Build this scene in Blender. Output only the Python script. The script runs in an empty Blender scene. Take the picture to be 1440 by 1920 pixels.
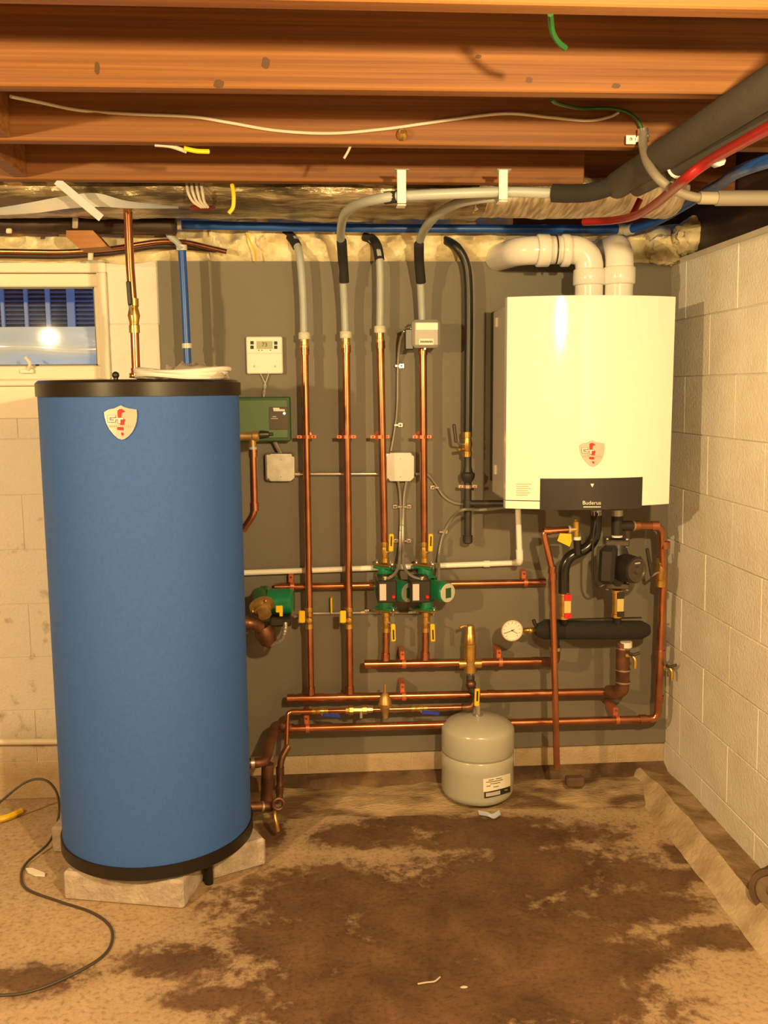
import bpy, math, random
import numpy as np
from mathutils import Vector, Matrix, noise
random.seed(7)
SC = bpy.context.scene
COL = SC.collection
PI = math.pi
V = Vector

# ---------------------------------------------------------------- camera
CAM_Y, CAM_Z, FPX = -3.40, 1.53, 1720.0
YAW, PITCH, ROLL = math.radians(3.88), math.radians(7.55), math.radians(-0.475)
def cam_axes():
    cy, sy, cp, sp = math.cos(YAW), math.sin(YAW), math.cos(PITCH), math.sin(PITCH)
    f = V((sy*cp, cy*cp, -sp)); r = V((cy, -sy, 0)); u = r.cross(f)
    c, s = math.cos(ROLL), math.sin(ROLL)
    return c*r + s*u, f, -s*r + c*u
CR, CF, CU = cam_axes()
cam_d = bpy.data.cameras.new('camera'); cam = bpy.data.objects.new('camera', cam_d); COL.objects.link(cam)
cam_d.sensor_fit = 'VERTICAL'; cam_d.sensor_height = 24.0; cam_d.lens = 24.0*FPX/1920.0
cam_d.clip_start = 0.05
mw = Matrix((CR, CU, -CF)).transposed().to_4x4(); mw.translation = V((0, CAM_Y, CAM_Z)); cam.matrix_world = mw
SC.camera = cam
# ---------------------------------------------------------------- world, lamps, exposure
w = bpy.data.worlds.new('evening_sky'); SC.world = w; w.use_nodes = True
bg = w.node_tree.nodes['Background']; bg.inputs[0].default_value = (0.20, 0.42, 0.95, 1); bg.inputs[1].default_value = 2.4
def bulb(name, loc, watts, colour, rad=0.03):
    l = bpy.data.lights.new(name, 'POINT'); l.energy = watts; l.color = colour; l.shadow_soft_size = rad
    o = bpy.data.objects.new(name, l); o.location = loc; COL.objects.link(o); return o
WARM = (1.0, 0.70, 0.31)
bulb('ceiling_bulb_near', (0.60, -2.92, 1.91), 222, WARM)
bulb('ceiling_bulb_left', (-1.80, -2.90, 1.90), 236, WARM)
SC.view_settings.view_transform = 'Standard'; SC.view_settings.look = 'None'
SC.view_settings.gamma = 1.0; SC.view_settings.use_curve_mapping = False
SC.view_settings.exposure = 0.0

# ---------------------------------------------------------------- pixel -> place (photo pixel read at a known depth)
def ray(px, py): return CF + (px-720)/FPX*CR - (py-960)/FPX*CU
C0 = V((0, CAM_Y, CAM_Z))
def P(px, py, y):
    d = ray(px, py); return C0 + d*((y-CAM_Y)/d.y)
def PZ(px, py, z):
    d = ray(px, py); return C0 + d*((z-CAM_Z)/d.z)
def PX(px, py, x):
    d = ray(px, py); return C0 + d*(x/d.x)
def mm(px, y): return px/FPX*(y-CAM_Y)       # pixel length at depth y

# ---------------------------------------------------------------- materials
MATS = {}
def mat(name, col, rough=0.5, metal=0.0, var=0.0, vscale=8.0, bump=0.0, bscale=60.0, col2=None, stretch=None, coat=0.0, trans=0.0, emit=None, estr=0.0, spec=0.5, det=4.0, lo=0.35, hi=0.65):
    if name in MATS: return MATS[name]
    m = bpy.data.materials.new(name); m.use_nodes = True; MATS[name] = m
    nt = m.node_tree; b = nt.nodes['Principled BSDF']
    b.inputs['Base Color'].default_value = (*col, 1); b.inputs['Roughness'].default_value = rough
    b.inputs['Metallic'].default_value = metal; b.inputs['Coat Weight'].default_value = coat
    b.inputs['Specular IOR Level'].default_value = spec
    b.inputs['Transmission Weight'].default_value = trans
    if emit: b.inputs['Emission Color'].default_value = (*emit, 1); b.inputs['Emission Strength'].default_value = estr
    tc = nt.nodes.new('ShaderNodeTexCoord'); mp = nt.nodes.new('ShaderNodeMapping')
    nt.links.new(tc.outputs['Object'], mp.inputs[0])
    if stretch: mp.inputs['Scale'].default_value = stretch
    if var > 0 or col2:
        n = nt.nodes.new('ShaderNodeTexNoise'); n.inputs['Scale'].default_value = vscale; n.inputs['Detail'].default_value = det
        nt.links.new(mp.outputs[0], n.inputs[0])
        rp = nt.nodes.new('ShaderNodeValToRGB'); rp.color_ramp.elements[0].position = lo; rp.color_ramp.elements[1].position = hi
        c2 = col2 if col2 else tuple(c*(1-var) for c in col)
        rp.color_ramp.elements[0].color = (*c2, 1); rp.color_ramp.elements[1].color = (*col, 1)
        nt.links.new(n.outputs[0], rp.inputs[0]); nt.links.new(rp.outputs[0], b.inputs['Base Color'])
    if bump > 0:
        n2 = nt.nodes.new('ShaderNodeTexNoise'); n2.inputs['Scale'].default_value = bscale; n2.inputs['Detail'].default_value = 5
        nt.links.new(mp.outputs[0], n2.inputs[0])
        bp = nt.nodes.new('ShaderNodeBump'); bp.inputs['Strength'].default_value = bump; bp.inputs['Distance'].default_value = 0.01
        nt.links.new(n2.outputs[0], bp.inputs['Height']); nt.links.new(bp.outputs[0], b.inputs['Normal'])
    return m

copper = mat('copper', (0.62, 0.265, 0.135), 0.25, 0.92, col2=(0.36, 0.135, 0.068), vscale=9, lo=0.3, hi=0.7)
copper_old = mat('tarnished_copper', (0.27, 0.125, 0.07), 0.42, 0.7, col2=(0.11, 0.055, 0.035), vscale=18)
copper_strap = mat('copper_strap', (0.66, 0.20, 0.10), 0.35, 0.6)
solder = mat('solder', (0.62, 0.50, 0.42), 0.3, 0.9)
brass = mat('brass', (0.70, 0.46, 0.13), 0.28, 0.85, col2=(0.50, 0.30, 0.08), vscale=25)
brass_dull = mat('dull_brass', (0.55, 0.36, 0.13), 0.45, 0.7, col2=(0.38, 0.24, 0.09), vscale=25)
steel = mat('galvanised_steel', (0.62, 0.60, 0.56), 0.38, 0.8, var=0.2, vscale=30)
chrome = mat('bright_steel', (0.8, 0.78, 0.74), 0.2, 0.9)
black_iron = mat('black_iron', (0.055, 0.05, 0.045), 0.45, 0.3, var=0.3, vscale=30)
black_pl = mat('black_plastic', (0.022, 0.019, 0.018), 0.38, 0.0)
black_gl = mat('gloss_black_pipe', (0.015, 0.014, 0.014), 0.18, 0.0)
foam_blk = mat('black_foam', (0.018, 0.016, 0.015), 0.9, 0.0, bump=0.25, bscale=120)
grey_foam = mat('grey_foam_tube', (0.062, 0.054, 0.044), 0.85, 0.0, var=0.15, vscale=6, bump=0.1)
pex_grey = mat('grey_pex', (0.40, 0.43, 0.42), 0.38, 0.0, var=0.1, vscale=10)
pex_blue = mat('blue_pex', (0.015, 0.09, 0.42), 0.35, 0.0)
pex_red = mat('red_pex', (0.26, 0.010, 0.010), 0.38, 0.0)
clearpl = mat('translucent_ring', (0.62, 0.58, 0.50), 0.35, 0.0)
white_pvc = mat('white_pvc', (0.88, 0.88, 0.82), 0.35, 0.0)
white_vent = mat('white_vent_pipe', (0.80, 0.78, 0.74), 0.18, 0.0)
white_pl = mat('white_plastic', (0.82, 0.80, 0.74), 0.45, 0.0)
white_en = mat('white_enamel', (0.88, 0.88, 0.82), 0.12, 0.0, coat=0.3)
shaded_white = mat('shaded_side_white', (0.52, 0.49, 0.45), 0.35, 0.0)  # same white as the front cover, side shade painted into it
ctrl_blk = mat('control_panel_black', (0.030, 0.026, 0.025), 0.3, 0.0)
green = mat('green_enamel', (0.012, 0.20, 0.095), 0.3, 0.0, coat=0.2)
green_box = mat('green_metal_box', (0.10, 0.18, 0.085), 0.42, 0.0)
green_dk = mat('green_metal_rim', (0.03, 0.10, 0.035), 0.42, 0.0)
panel_brn = mat('dark_panel', (0.085, 0.062, 0.042), 0.4, 0.0)
yellow = mat('yellow_vinyl', (0.85, 0.55, 0.015), 0.4, 0.0)
red = mat('red_plastic', (0.70, 0.015, 0.02), 0.35, 0.0)
blue_han = mat('blue_vinyl', (0.02, 0.05, 0.45), 0.4, 0.0)
ink = mat('black_print', (0.02, 0.018, 0.015), 0.6, 0.0)
ink_faint = mat('faint_print', (0.50, 0.46, 0.36), 0.6, 0.0)
white_ink = mat('white_print', (0.85, 0.83, 0.78), 0.5, 0.0)
label_w = mat('paper_label', (0.82, 0.79, 0.70), 0.55, 0.0)
silver_lab = mat('silver_label', (0.60, 0.57, 0.55), 0.4, 0.2)
badge_m = mat('badge_silver', (0.60, 0.48, 0.42), 0.35, 0.25)
badge_red = mat('badge_red', (0.65, 0.02, 0.02), 0.4, 0.0)
jbox_grey = mat('grey_box', (0.34, 0.32, 0.29), 0.45, 0.1)
blue_jacket = mat('blue_vinyl_jacket', (0.044, 0.126, 0.450), 0.62, 0.0, var=0.08, vscale=90, bump=0.05, bscale=200, spec=0.25)
rim_black = mat('black_rim', (0.016, 0.012, 0.010), 0.36, 0.0, spec=0.35)
exp_grey = mat('grey_paint', (0.47, 0.46, 0.39), 0.22, 0.0, var=0.05, vscale=5)
cement = mat('cement_block', (0.50, 0.43, 0.36), 0.9, 0.0, col2=(0.36, 0.30, 0.25), vscale=25, bump=0.5, bscale=90)
block_paint = mat('painted_block', (0.78, 0.76, 0.71), 0.75, 0.0, col2=(0.72, 0.68, 0.60), vscale=7, bump=0.35, bscale=110)
board_grey = mat('grey_painted_board', (0.172, 0.153, 0.118), 0.6, 0.0, var=0.07, vscale=4, bump=0.06, bscale=140)
trim_cream = mat('cream_trim', (0.82, 0.77, 0.64), 0.5, 0.0)
mortar = mat('mortar', (0.76, 0.72, 0.64), 0.9, 0.0, var=0.12, vscale=12)
joist_wood = mat('joist_wood', (0.225, 0.088, 0.019), 0.62, 0.0, col2=(0.135, 0.044, 0.009), vscale=1.0, stretch=(1.0, 30, 90), det=8, bump=0.12, bscale=2.0)
deck_wood = mat('subfloor_wood', (0.22, 0.10, 0.035), 0.7, 0.0, col2=(0.2, 0.09, 0.035), vscale=1.0, stretch=(20, 2, 20))
scrap_wood = mat('scrap_wood', (0.42, 0.19, 0.06), 0.65, 0.0, col2=(0.32, 0.13, 0.04), vscale=1.0, stretch=(8, 60, 60))
dark_steel = mat('dark_beam', (0.05, 0.028, 0.02), 0.55, 0.2, var=0.3, vscale=8)
sprayfoam = mat('spray_foam', (0.88, 0.80, 0.54), 0.5, 0.0, col2=(0.72, 0.60, 0.34), vscale=14, bump=0.5, bscale=40)
foil = mat('foil_film', (0.56, 0.46, 0.30), 0.24, 0.45, col2=(0.12, 0.092, 0.055), vscale=1.0, stretch=(3.5, 16, 22), bump=0.9, bscale=3.5, det=6, lo=0.42, hi=0.62)
fibre = mat('fibreglass', (0.88, 0.80, 0.64), 0.6, 0.0, col2=(0.42, 0.34, 0.22), vscale=1.0, stretch=(85, 9, 9), bump=0.6, bscale=1.0)
bag = mat('clear_bag', (0.62, 0.50, 0.40), 0.25, 0.0, var=0.2, vscale=20)
armor = mat('armored_cable', (0.42, 0.40, 0.36), 0.4, 0.6)
cable_w = mat('white_cable', (0.50, 0.46, 0.40), 0.45, 0.0)
green_wire = mat('green_wire', (0.012, 0.085, 0.016), 0.45, 0.0)
cord_m = mat('brown_cord', (0.055, 0.045, 0.035), 0.5, 0.0)
conduit_m = mat('grey_conduit', (0.21, 0.185, 0.15), 0.5, 0.0)
strip_blue = mat('grey_blue_strip', (0.42, 0.47, 0.52), 0.45, 0.1)
siding_m = mat('weathered_slats', (0.13, 0.15, 0.20), 0.6, 0.0, var=0.2, vscale=6)
post_m = mat('pale_post', (0.26, 0.29, 0.35), 0.6, 0.0)
clay_m = mat('brown_clay', (0.14, 0.08, 0.045), 0.7, 0.0, col2=(0.08, 0.045, 0.025), vscale=12)
lcd = mat('lcd_screen', (0.42, 0.43, 0.30), 0.3, 0.0)
led = mat('green_led', (0.1, 0.8, 0.2), 0.4, 0.0, emit=(0.55, 1.0, 0.3), estr=4.0)
glass = bpy.data.materials.new('window_glass'); glass.use_nodes = True
def _glass():
    nt = glass.node_tree; nt.nodes.clear(); o = nt.nodes.new('ShaderNodeOutputMaterial'); mx = nt.nodes.new('ShaderNodeMixShader')
    t = nt.nodes.new('ShaderNodeBsdfTransparent'); g = nt.nodes.new('ShaderNodeBsdfGlossy'); g.inputs['Roughness'].default_value = 0.03
    fr = nt.nodes.new('ShaderNodeFresnel'); fr.inputs[0].default_value = 1.45
    nt.links.new(fr.outputs[0], mx.inputs[0]); nt.links.new(t.outputs[0], mx.inputs[1]); nt.links.new(g.outputs[0], mx.inputs[2]); nt.links.new(mx.outputs[0], o.inputs[0])
_glass()
film = mat('window_film', (0.66, 0.80, 0.98), 0.14, 0.2, var=0.12, vscale=5)
def sheet_mat(name, colr, alpha, rough):
    m = bpy.data.materials.new(name); m.use_nodes = True; b = m.node_tree.nodes['Principled BSDF']
    b.inputs['Base Color'].default_value = (*colr, 1); b.inputs['Roughness'].default_value = rough; b.inputs['Alpha'].default_value = alpha
    return m
bag_clear = sheet_mat('bag_plastic', (0.66, 0.56, 0.46), 0.5, 0.15)
tube_white = mat('white_tubing', (0.82, 0.80, 0.76), 0.4)

def floor_material():
    m = bpy.data.materials.new('damp_concrete'); m.use_nodes = True; nt = m.node_tree; b = nt.nodes['Principled BSDF']; L = nt.links.new
    tc = nt.nodes.new('ShaderNodeTexCoord')
    def noi(sc, det=6, rough=0.6, dist=0.0):
        n = nt.nodes.new('ShaderNodeTexNoise'); n.inputs['Scale'].default_value = sc; n.inputs['Detail'].default_value = det
        n.inputs['Roughness'].default_value = rough; n.inputs['Distortion'].default_value = dist; L(tc.outputs['Object'], n.inputs[0]); return n
    def math_(op, a, c=None):
        n = nt.nodes.new('ShaderNodeMath'); n.operation = op
        for i, q in enumerate((a, c)):
            if q is None: continue
            if isinstance(q, (int, float)): n.inputs[i].default_value = q
            else: L(q, n.inputs[i])
        return n.outputs[0]
    blobs = [(860, 1730, .55, .36), (760, 1840, .50, .30), (640, 1680, .38, .20), (1000, 1640, .42, .22), (1180, 1700, .26, .10), (960, 1570, .40, .10),
             (680, 1565, .22, .10), (1250, 1650, .10, .09), (1300, 1640, .08, .05), (60, 1835, .14, .07), (1050, 1500, .22, .05), (760, 1540, .2, .06),
             (1150, 1800, .22, .12), (980, 1870, .40, .2), (760, 1900, .45, .16), (510, 1560, .06, .1), (560, 1760, .25, .13), (1180, 1500, .12, .06), (1330, 1760, .16, .06), (1270, 1600, .05, .08), (340, 1800, .16, .08), (640, 1500, .25, .03), (880, 1545, .3, .06), (420, 1870, .16, .05)]
    acc = None
    for (px, py, a, c) in blobs:
        p = PZ(px, py, 0)
        s = nt.nodes.new('ShaderNodeVectorMath'); s.operation = 'SUBTRACT'; L(tc.outputs['Object'], s.inputs[0]); s.inputs[1].default_value = (p.x, p.y, 0)
        mu = nt.nodes.new('ShaderNodeVectorMath'); mu.operation = 'MULTIPLY'; L(s.outputs[0], mu.inputs[0]); mu.inputs[1].default_value = (1/a, 1/c, 0)
        ln = nt.nodes.new('ShaderNodeVectorMath'); ln.operation = 'LENGTH'; L(mu.outputs[0], ln.inputs[0])
        v = math_('SUBTRACT', 1.0, ln.outputs['Value'])
        acc = v if acc is None else math_('MAXIMUM', acc, v)
    n1 = noi(5.5, 8, 0.65, 0.4); n2 = noi(22, 6, 0.7); n3 = noi(70, 4)
    q = math_('ADD', math_('MULTIPLY', acc, 0.9), math_('MULTIPLY', math_('SUBTRACT', n1.outputs[0], 0.5), 1.7))
    q = math_('ADD', q, math_('MULTIPLY', math_('SUBTRACT', n2.outputs[0], 0.5), 1.7))
    rp = nt.nodes.new('ShaderNodeValToRGB'); L(math_('MULTIPLY', math_('ADD', q, 0.75), 0.66), rp.inputs[0])
    e = rp.color_ramp.elements; e[0].position = 0.0; e[1].position = 0.66
    for ps, vl in ((0.30, .12), (0.46, .34), (0.53, .66)): en = rp.color_ramp.elements.new(ps); en.color = (vl, vl, vl, 1)
    wet = rp.outputs[0]
    dry = nt.nodes.new('ShaderNodeValToRGB'); L(n2.outputs[0], dry.inputs[0])
    dry.color_ramp.elements[0].position = .3; dry.color_ramp.elements[0].color = (0.40, 0.285, 0.17, 1)
    dry.color_ramp.elements[1].position = .68; dry.color_ramp.elements[1].color = (0.52, 0.39, 0.255, 1)
    dam = nt.nodes.new('ShaderNodeValToRGB'); L(n1.outputs[0], dam.inputs[0])
    dam.color_ramp.elements[0].position = .35; dam.color_ramp.elements[0].color = (0.085, 0.043, 0.022, 1)
    dam.color_ramp.elements[1].position = .68; dam.color_ramp.elements[1].color = (0.175, 0.098, 0.052, 1)
    mx = nt.nodes.new('ShaderNodeMix'); mx.data_type = 'RGBA'; L(wet, mx.inputs[0]); L(dry.outputs[0], mx.inputs[6]); L(dam.outputs[0], mx.inputs[7])
    mx2 = nt.nodes.new('ShaderNodeMix'); mx2.data_type = 'RGBA'; mx2.blend_type = 'MULTIPLY'; mx2.inputs[0].default_value = 0.5
    sp = nt.nodes.new('ShaderNodeValToRGB'); L(n3.outputs[0], sp.inputs[0]); sp.color_ramp.elements[0].position = .34; sp.color_ramp.elements[0].color = (.35, .3, .25, 1); sp.color_ramp.elements[1].position = .5
    L(mx.outputs[2], mx2.inputs[6]); L(sp.outputs[0], mx2.inputs[7]); L(mx2.outputs[2], b.inputs['Base Color'])
    r = math_('SUBTRACT', 0.85, math_('MULTIPLY', wet, 0.28)); L(r, b.inputs['Roughness'])
    bp = nt.nodes.new('ShaderNodeBump'); bp.inputs['Strength'].default_value = 0.5; bp.inputs['Distance'].default_value = 0.008
    L(math_('ADD', n2.outputs[0], math_('MULTIPLY', n3.outputs[0], 0.35)), bp.inputs['Height']); L(bp.outputs[0], b.inputs['Normal'])
    return m
floor_mat = floor_material()
ledge_mat = mat('dirty_footing', (0.50, 0.39, 0.255), 0.85, 0.0, col2=(0.23, 0.155, 0.088), vscale=13, bump=0.6, bscale=45, det=9, lo=0.38, hi=0.60)
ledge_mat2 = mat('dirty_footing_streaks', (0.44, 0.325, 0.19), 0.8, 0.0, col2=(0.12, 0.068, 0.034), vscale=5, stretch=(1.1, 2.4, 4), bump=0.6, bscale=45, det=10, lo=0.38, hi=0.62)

def stained_block_material():
    # painted wall block with grey-green mildew specks low down on the wall (world-fixed stains)
    m = bpy.data.materials.new('stained_painted_block'); m.use_nodes = True; nt = m.node_tree; b = nt.nodes['Principled BSDF']; L = nt.links.new
    g = nt.nodes.new('ShaderNodeNewGeometry')
    n = nt.nodes.new('ShaderNodeTexNoise'); n.inputs['Scale'].default_value = 16; n.inputs['Detail'].default_value = 8; L(g.outputs['Position'], n.inputs[0])
    n2 = nt.nodes.new('ShaderNodeTexNoise'); n2.inputs['Scale'].default_value = 3.2; n2.inputs['Detail'].default_value = 4; L(g.outputs['Position'], n2.inputs[0])
    sx = nt.nodes.new('ShaderNodeSeparateXYZ'); L(g.outputs['Position'], sx.inputs[0])
    mr = nt.nodes.new('ShaderNodeMapRange'); L(sx.outputs[2], mr.inputs[0]); mr.inputs[1].default_value = 1.35; mr.inputs[2].default_value = 0.0; mr.inputs[3].default_value = 0.0; mr.inputs[4].default_value = 0.13
    ad = nt.nodes.new('ShaderNodeMath'); ad.operation = 'MULTIPLY_ADD'; L(n2.outputs[0], ad.inputs[0]); ad.inputs[1].default_value = 0.25; L(n.outputs[0], ad.inputs[2])
    ad2 = nt.nodes.new('ShaderNodeMath'); L(ad.outputs[0], ad2.inputs[0]); L(mr.outputs[0], ad2.inputs[1])
    rp = nt.nodes.new('ShaderNodeValToRGB'); L(ad2.outputs[0], rp.inputs[0])
    e = rp.color_ramp.elements; e[0].position = 0.80; e[0].color = (0.78, 0.75, 0.69, 1); e[1].position = 0.95; e[1].color = (0.40, 0.34, 0.23, 1)
    mr2 = nt.nodes.new('ShaderNodeMapRange'); L(sx.outputs[2], mr2.inputs[0]); mr2.inputs[1].default_value = 0.34; mr2.inputs[2].default_value = 0.10; mr2.inputs[3].default_value = -0.15; mr2.inputs[4].default_value = 0.75
    ad3 = nt.nodes.new('ShaderNodeMath'); ad3.operation = 'MULTIPLY_ADD'; ad3.use_clamp = True; L(n.outputs[0], ad3.inputs[0]); ad3.inputs[1].default_value = 0.3; L(mr2.outputs[0], ad3.inputs[2])
    mxd = nt.nodes.new('ShaderNodeMix'); mxd.data_type = 'RGBA'; L(ad3.outputs[0], mxd.inputs[0]); L(rp.outputs[0], mxd.inputs[6]); mxd.inputs[7].default_value = (0.42, 0.30, 0.165, 1)
    L(mxd.outputs[2], b.inputs['Base Color']); b.inputs['Roughness'].default_value = 0.75
    n3 = nt.nodes.new('ShaderNodeTexNoise'); n3.inputs['Scale'].default_value = 110; L(g.outputs['Position'], n3.inputs[0])
    bp = nt.nodes.new('ShaderNodeBump'); bp.inputs['Strength'].default_value = 0.35; bp.inputs['Distance'].default_value = 0.01; L(n3.outputs[0], bp.inputs['Height']); L(bp.outputs[0], b.inputs['Normal'])
    return m
block_mat = stained_block_material()

# ---------------------------------------------------------------- mesh builder
def frame(d):
    d = d.normalized(); a = V((0, 0, 1)) if abs(d.z) < 0.9 else V((1, 0, 0))
    s = d.cross(a).normalized(); return s, d.cross(s).normalized()
class MB:
    def __init__(self): self.v = []; self.f = []; self.s = []
    def face(self, idx, smooth=False): self.f.append(tuple(idx)); self.s.append(smooth)
    def quadgrid(self, rows, closed=False, smooth=True, flip=False):
        b = len(self.v); n = len(rows[0])
        for r in rows: self.v.extend(V(p) for p in r)
        for i in range(len(rows)-1):
            for j in range(n if closed else n-1):
                k = (j+1) % n; q = (b+i*n+j, b+i*n+k, b+(i+1)*n+k, b+(i+1)*n+j)
                self.face(q[::-1] if flip else q, smooth)
        return self
    def box(self, a, c, bev=0.0):
        a, c = V(a), V(c); lo = V(map(min, a, c)); hi = V(map(max, a, c))
        return self.obox((lo+hi)/2, V((1, 0, 0)), V((0, 1, 0)), V((0, 0, 1)), (hi-lo)/2, bev)
    def obox(self, ctr, ex, ey, ez, half, bev=0.0):
        ctr = V(ctr); hx, hy, hz = half
        if bev <= 0:
            b = len(self.v)
            for sx in (-1, 1):
                for sy in (-1, 1):
                    for sz in (-1, 1): self.v.append(ctr + ex*sx*hx + ey*sy*hy + ez*sz*hz)
            for q in ((0, 1, 3, 2), (4, 6, 7, 5), (0, 4, 5, 1), (2, 3, 7, 6), (0, 2, 6, 4), (1, 5, 7, 3)): self.face([b+i for i in q])
            return self
        bev = min(bev, hx*.9, hy*.9, hz*.9); b = len(self.v); ix = {}
        for sx in (-1, 1):
            for sy in (-1, 1):
                for sz in (-1, 1):
                    for ax in range(3):
                        h = [hx-bev, hy-bev, hz-bev]; h[ax] = half[ax]
                        ix[(sx, sy, sz, ax)] = len(self.v); self.v.append(ctr + ex*sx*h[0] + ey*sy*h[1] + ez*sz*h[2])
        for ax in range(3):
            o = [i for i in range(3) if i != ax]
            for s in (-1, 1):
                q = []
                for (a1, a2) in ((-1, -1), (1, -1), (1, 1), (-1, 1)):
                    t = [0, 0, 0]; t[ax] = s; t[o[0]] = a1; t[o[1]] = a2; q.append(ix[(*t, ax)])
                self.face(q if (s > 0) == (ax != 1) else q[::-1])
        for ax in range(3):
            o = [i for i in range(3) if i != ax]
            for a1 in (-1, 1):
                for a2 in (-1, 1):
                    t1 = [0, 0, 0]; t2 = [0, 0, 0]; t1[ax] = -1; t2[ax] = 1
                    for t in (t1, t2): t[o[0]] = a1; t[o[1]] = a2
                    self.face((ix[(*t1, o[0])], ix[(*t2, o[0])], ix[(*t2, o[1])], ix[(*t1, o[1])]))
        for sx in (-1, 1):
            for sy in (-1, 1):
                for sz in (-1, 1): self.face([ix[(sx, sy, sz, i)] for i in range(3)])
        return self
    def tube(self, path, r, n=12, caps=True, rs=None):
        path = [V(p) for p in path]; k = len(path); rows = []
        s = None
        for i, p in enumerate(path):
            t = (path[min(i+1, k-1)] - path[max(i-1, 0)])
            if t.length < 1e-9: t = V((0, 0, 1))
            t.normalize()
            if s is None: s, _ = frame(t)
            s = (s - t*s.dot(t)).normalized(); u = t.cross(s)
            rr = rs[i] if rs else r
            rows.append([p + (s*math.cos(2*PI*j/n) + u*math.sin(2*PI*j/n))*rr for j in range(n)])
        b = len(self.v); self.quadgrid(rows, closed=True)
        if caps:
            self.face([b+j for j in range(n)][::-1]); self.face([b+(k-1)*n+j for j in range(n)])
        return self
    def cyl(self, a, c, r, n=16, r2=None): return self.tube([a, c], r, n, rs=[r, r if r2 is None else r2])
    def lathe(self, o, axis, prof, n=24):
        # prof: (distance along axis, radius); sharp joins wherever a point is doubled
        o, axis = V(o), V(axis).normalized(); s, u = frame(axis); seg = [[prof[0]]]
        for p in prof[1:]:
            if p == seg[-1][-1]: seg.append([p])
            else: seg[-1].append(p)
        for sg in seg:
            if len(sg) < 2: continue
            self.quadgrid([[o + axis*h + (s*math.cos(2*PI*j/n)+u*math.sin(2*PI*j/n))*max(r, 1e-5) for j in range(n)] for h, r in sg], closed=True)
        return self
    def ball(self, c, r, n=12, sc=(1, 1, 1)):
        c = V(c); rows = []
        for i in range(n//2+1):
            t = PI*i/(n//2); rows.append([c + V((math.sin(t)*math.cos(2*PI*j/n)*r*sc[0], math.sin(t)*math.sin(2*PI*j/n)*r*sc[1], -math.cos(t)*r*sc[2])) for j in range(n)])
        return self.quadgrid(rows, closed=True)
    def prism(self, pts, d):
        pts = [V(p) for p in pts]; d = V(d); b = len(self.v); n = len(pts); self.v.extend(pts); self.v.extend(p+d for p in pts)
        self.face(range(b, b+n)); self.face([b+n+i for i in range(n)][::-1])
        for i in range(n): self.face((b+i, b+n+i, b+n+(i+1) % n, b+(i+1) % n))
        return self
    def torus(self, c, axis, R, r, n=24, k=8):
        c, axis = V(c), V(axis).normalized(); s, u = frame(axis); rows = []
        for i in range(n+1):
            a = 2*PI*i/n; e = s*math.cos(a)+u*math.sin(a)
            rows.append([c + e*(R + r*math.cos(2*PI*j/k)) + axis*(r*math.sin(2*PI*j/k)) for j in range(k)])
        return self.quadgrid(rows, closed=True)
    def mesh(self, name, origin):
        me = bpy.data.meshes.new(name); o = V(origin)
        me.from_pydata([tuple(p-o) for p in self.v], [], self.f)
        me.polygons.foreach_set('use_smooth', self.s); me.update()
        import bmesh
        bm = bmesh.new(); bm.from_mesh(me); bmesh.ops.remove_doubles(bm, verts=bm.verts, dist=1e-6); bmesh.ops.recalc_face_normals(bm, faces=bm.faces)
        for e in bm.edges:
            if len(e.link_faces) == 2 and e.calc_face_angle(0) > 0.7: e.smooth = False
        bm.to_mesh(me); bm.free(); return me
ORG = {}
def thing(name, label, cat, loc, group=None):
    o = bpy.data.objects.new(name, None); o.empty_display_size = 0.05; COL.objects.link(o); o.location = loc; ORG[o] = V(loc)
    o['label'] = label; o['category'] = cat
    if group: o['group'] = group
    return o
def part(name, mb, m, parent, label=None, kind=None):
    org = ORG[parent]; me = mb.mesh(name, org); me.materials.append(m)
    o = bpy.data.objects.new(name, me); COL.objects.link(o); o.parent = parent; ORG[o] = org
    if label: o['label'] = label
    if kind: o['kind'] = kind
    return o
def solo(name, mb, m, label, cat, group=None, kind=None):
    xs = [p.x for p in mb.v]; ys = [p.y for p in mb.v]; zs = [p.z for p in mb.v]
    org = V(((min(xs)+max(xs))/2, (min(ys)+max(ys))/2, min(zs)))
    me = mb.mesh(name, org); me.materials.append(m); o = bpy.data.objects.new(name, me); COL.objects.link(o); o.location = org; ORG[o] = org
    o['label'] = label; o['category'] = cat
    if group: o['group'] = group
    if kind: o['kind'] = kind
    return o
def struct(name, mb, m):
    me = mb.mesh(name, (0, 0, 0)); me.materials.append(m); o = bpy.data.objects.new(name, me); COL.objects.link(o); o['kind'] = 'structure'; ORG[o] = V((0, 0, 0)); return o
def bend(pts, rad, k=6):
    # polyline with rounded corners
    pts = [V(p) for p in pts]; out = [pts[0]]
    for a, b, c in zip(pts, pts[1:], pts[2:]):
        d1 = (a-b); d2 = (c-b); q = min(rad, d1.length*.49, d2.length*.49); p1 = b+d1.normalized()*q; p2 = b+d2.normalized()*q
        for i in range(k+1):
            t = i/k; out.append(p1*(1-t)**2 + b*2*t*(1-t) + p2*t*t)
    out.append(pts[-1]); return out
def curve(pts, k=8):
    pts = [V(p) for p in pts]; q = [pts[0]*2-pts[1]] + pts + [pts[-1]*2-pts[-2]]; out = []
    for i in range(1, len(q)-2):
        p0, p1, p2, p3 = q[i-1:i+3]
        for j in range(k):
            t = j/k; out.append(0.5*((2*p1)+(p2-p0)*t+(2*p0-5*p1+4*p2-p3)*t*t+(3*p1-p0-3*p2+p3)*t**3))
    out.append(pts[-1]); return out
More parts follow.
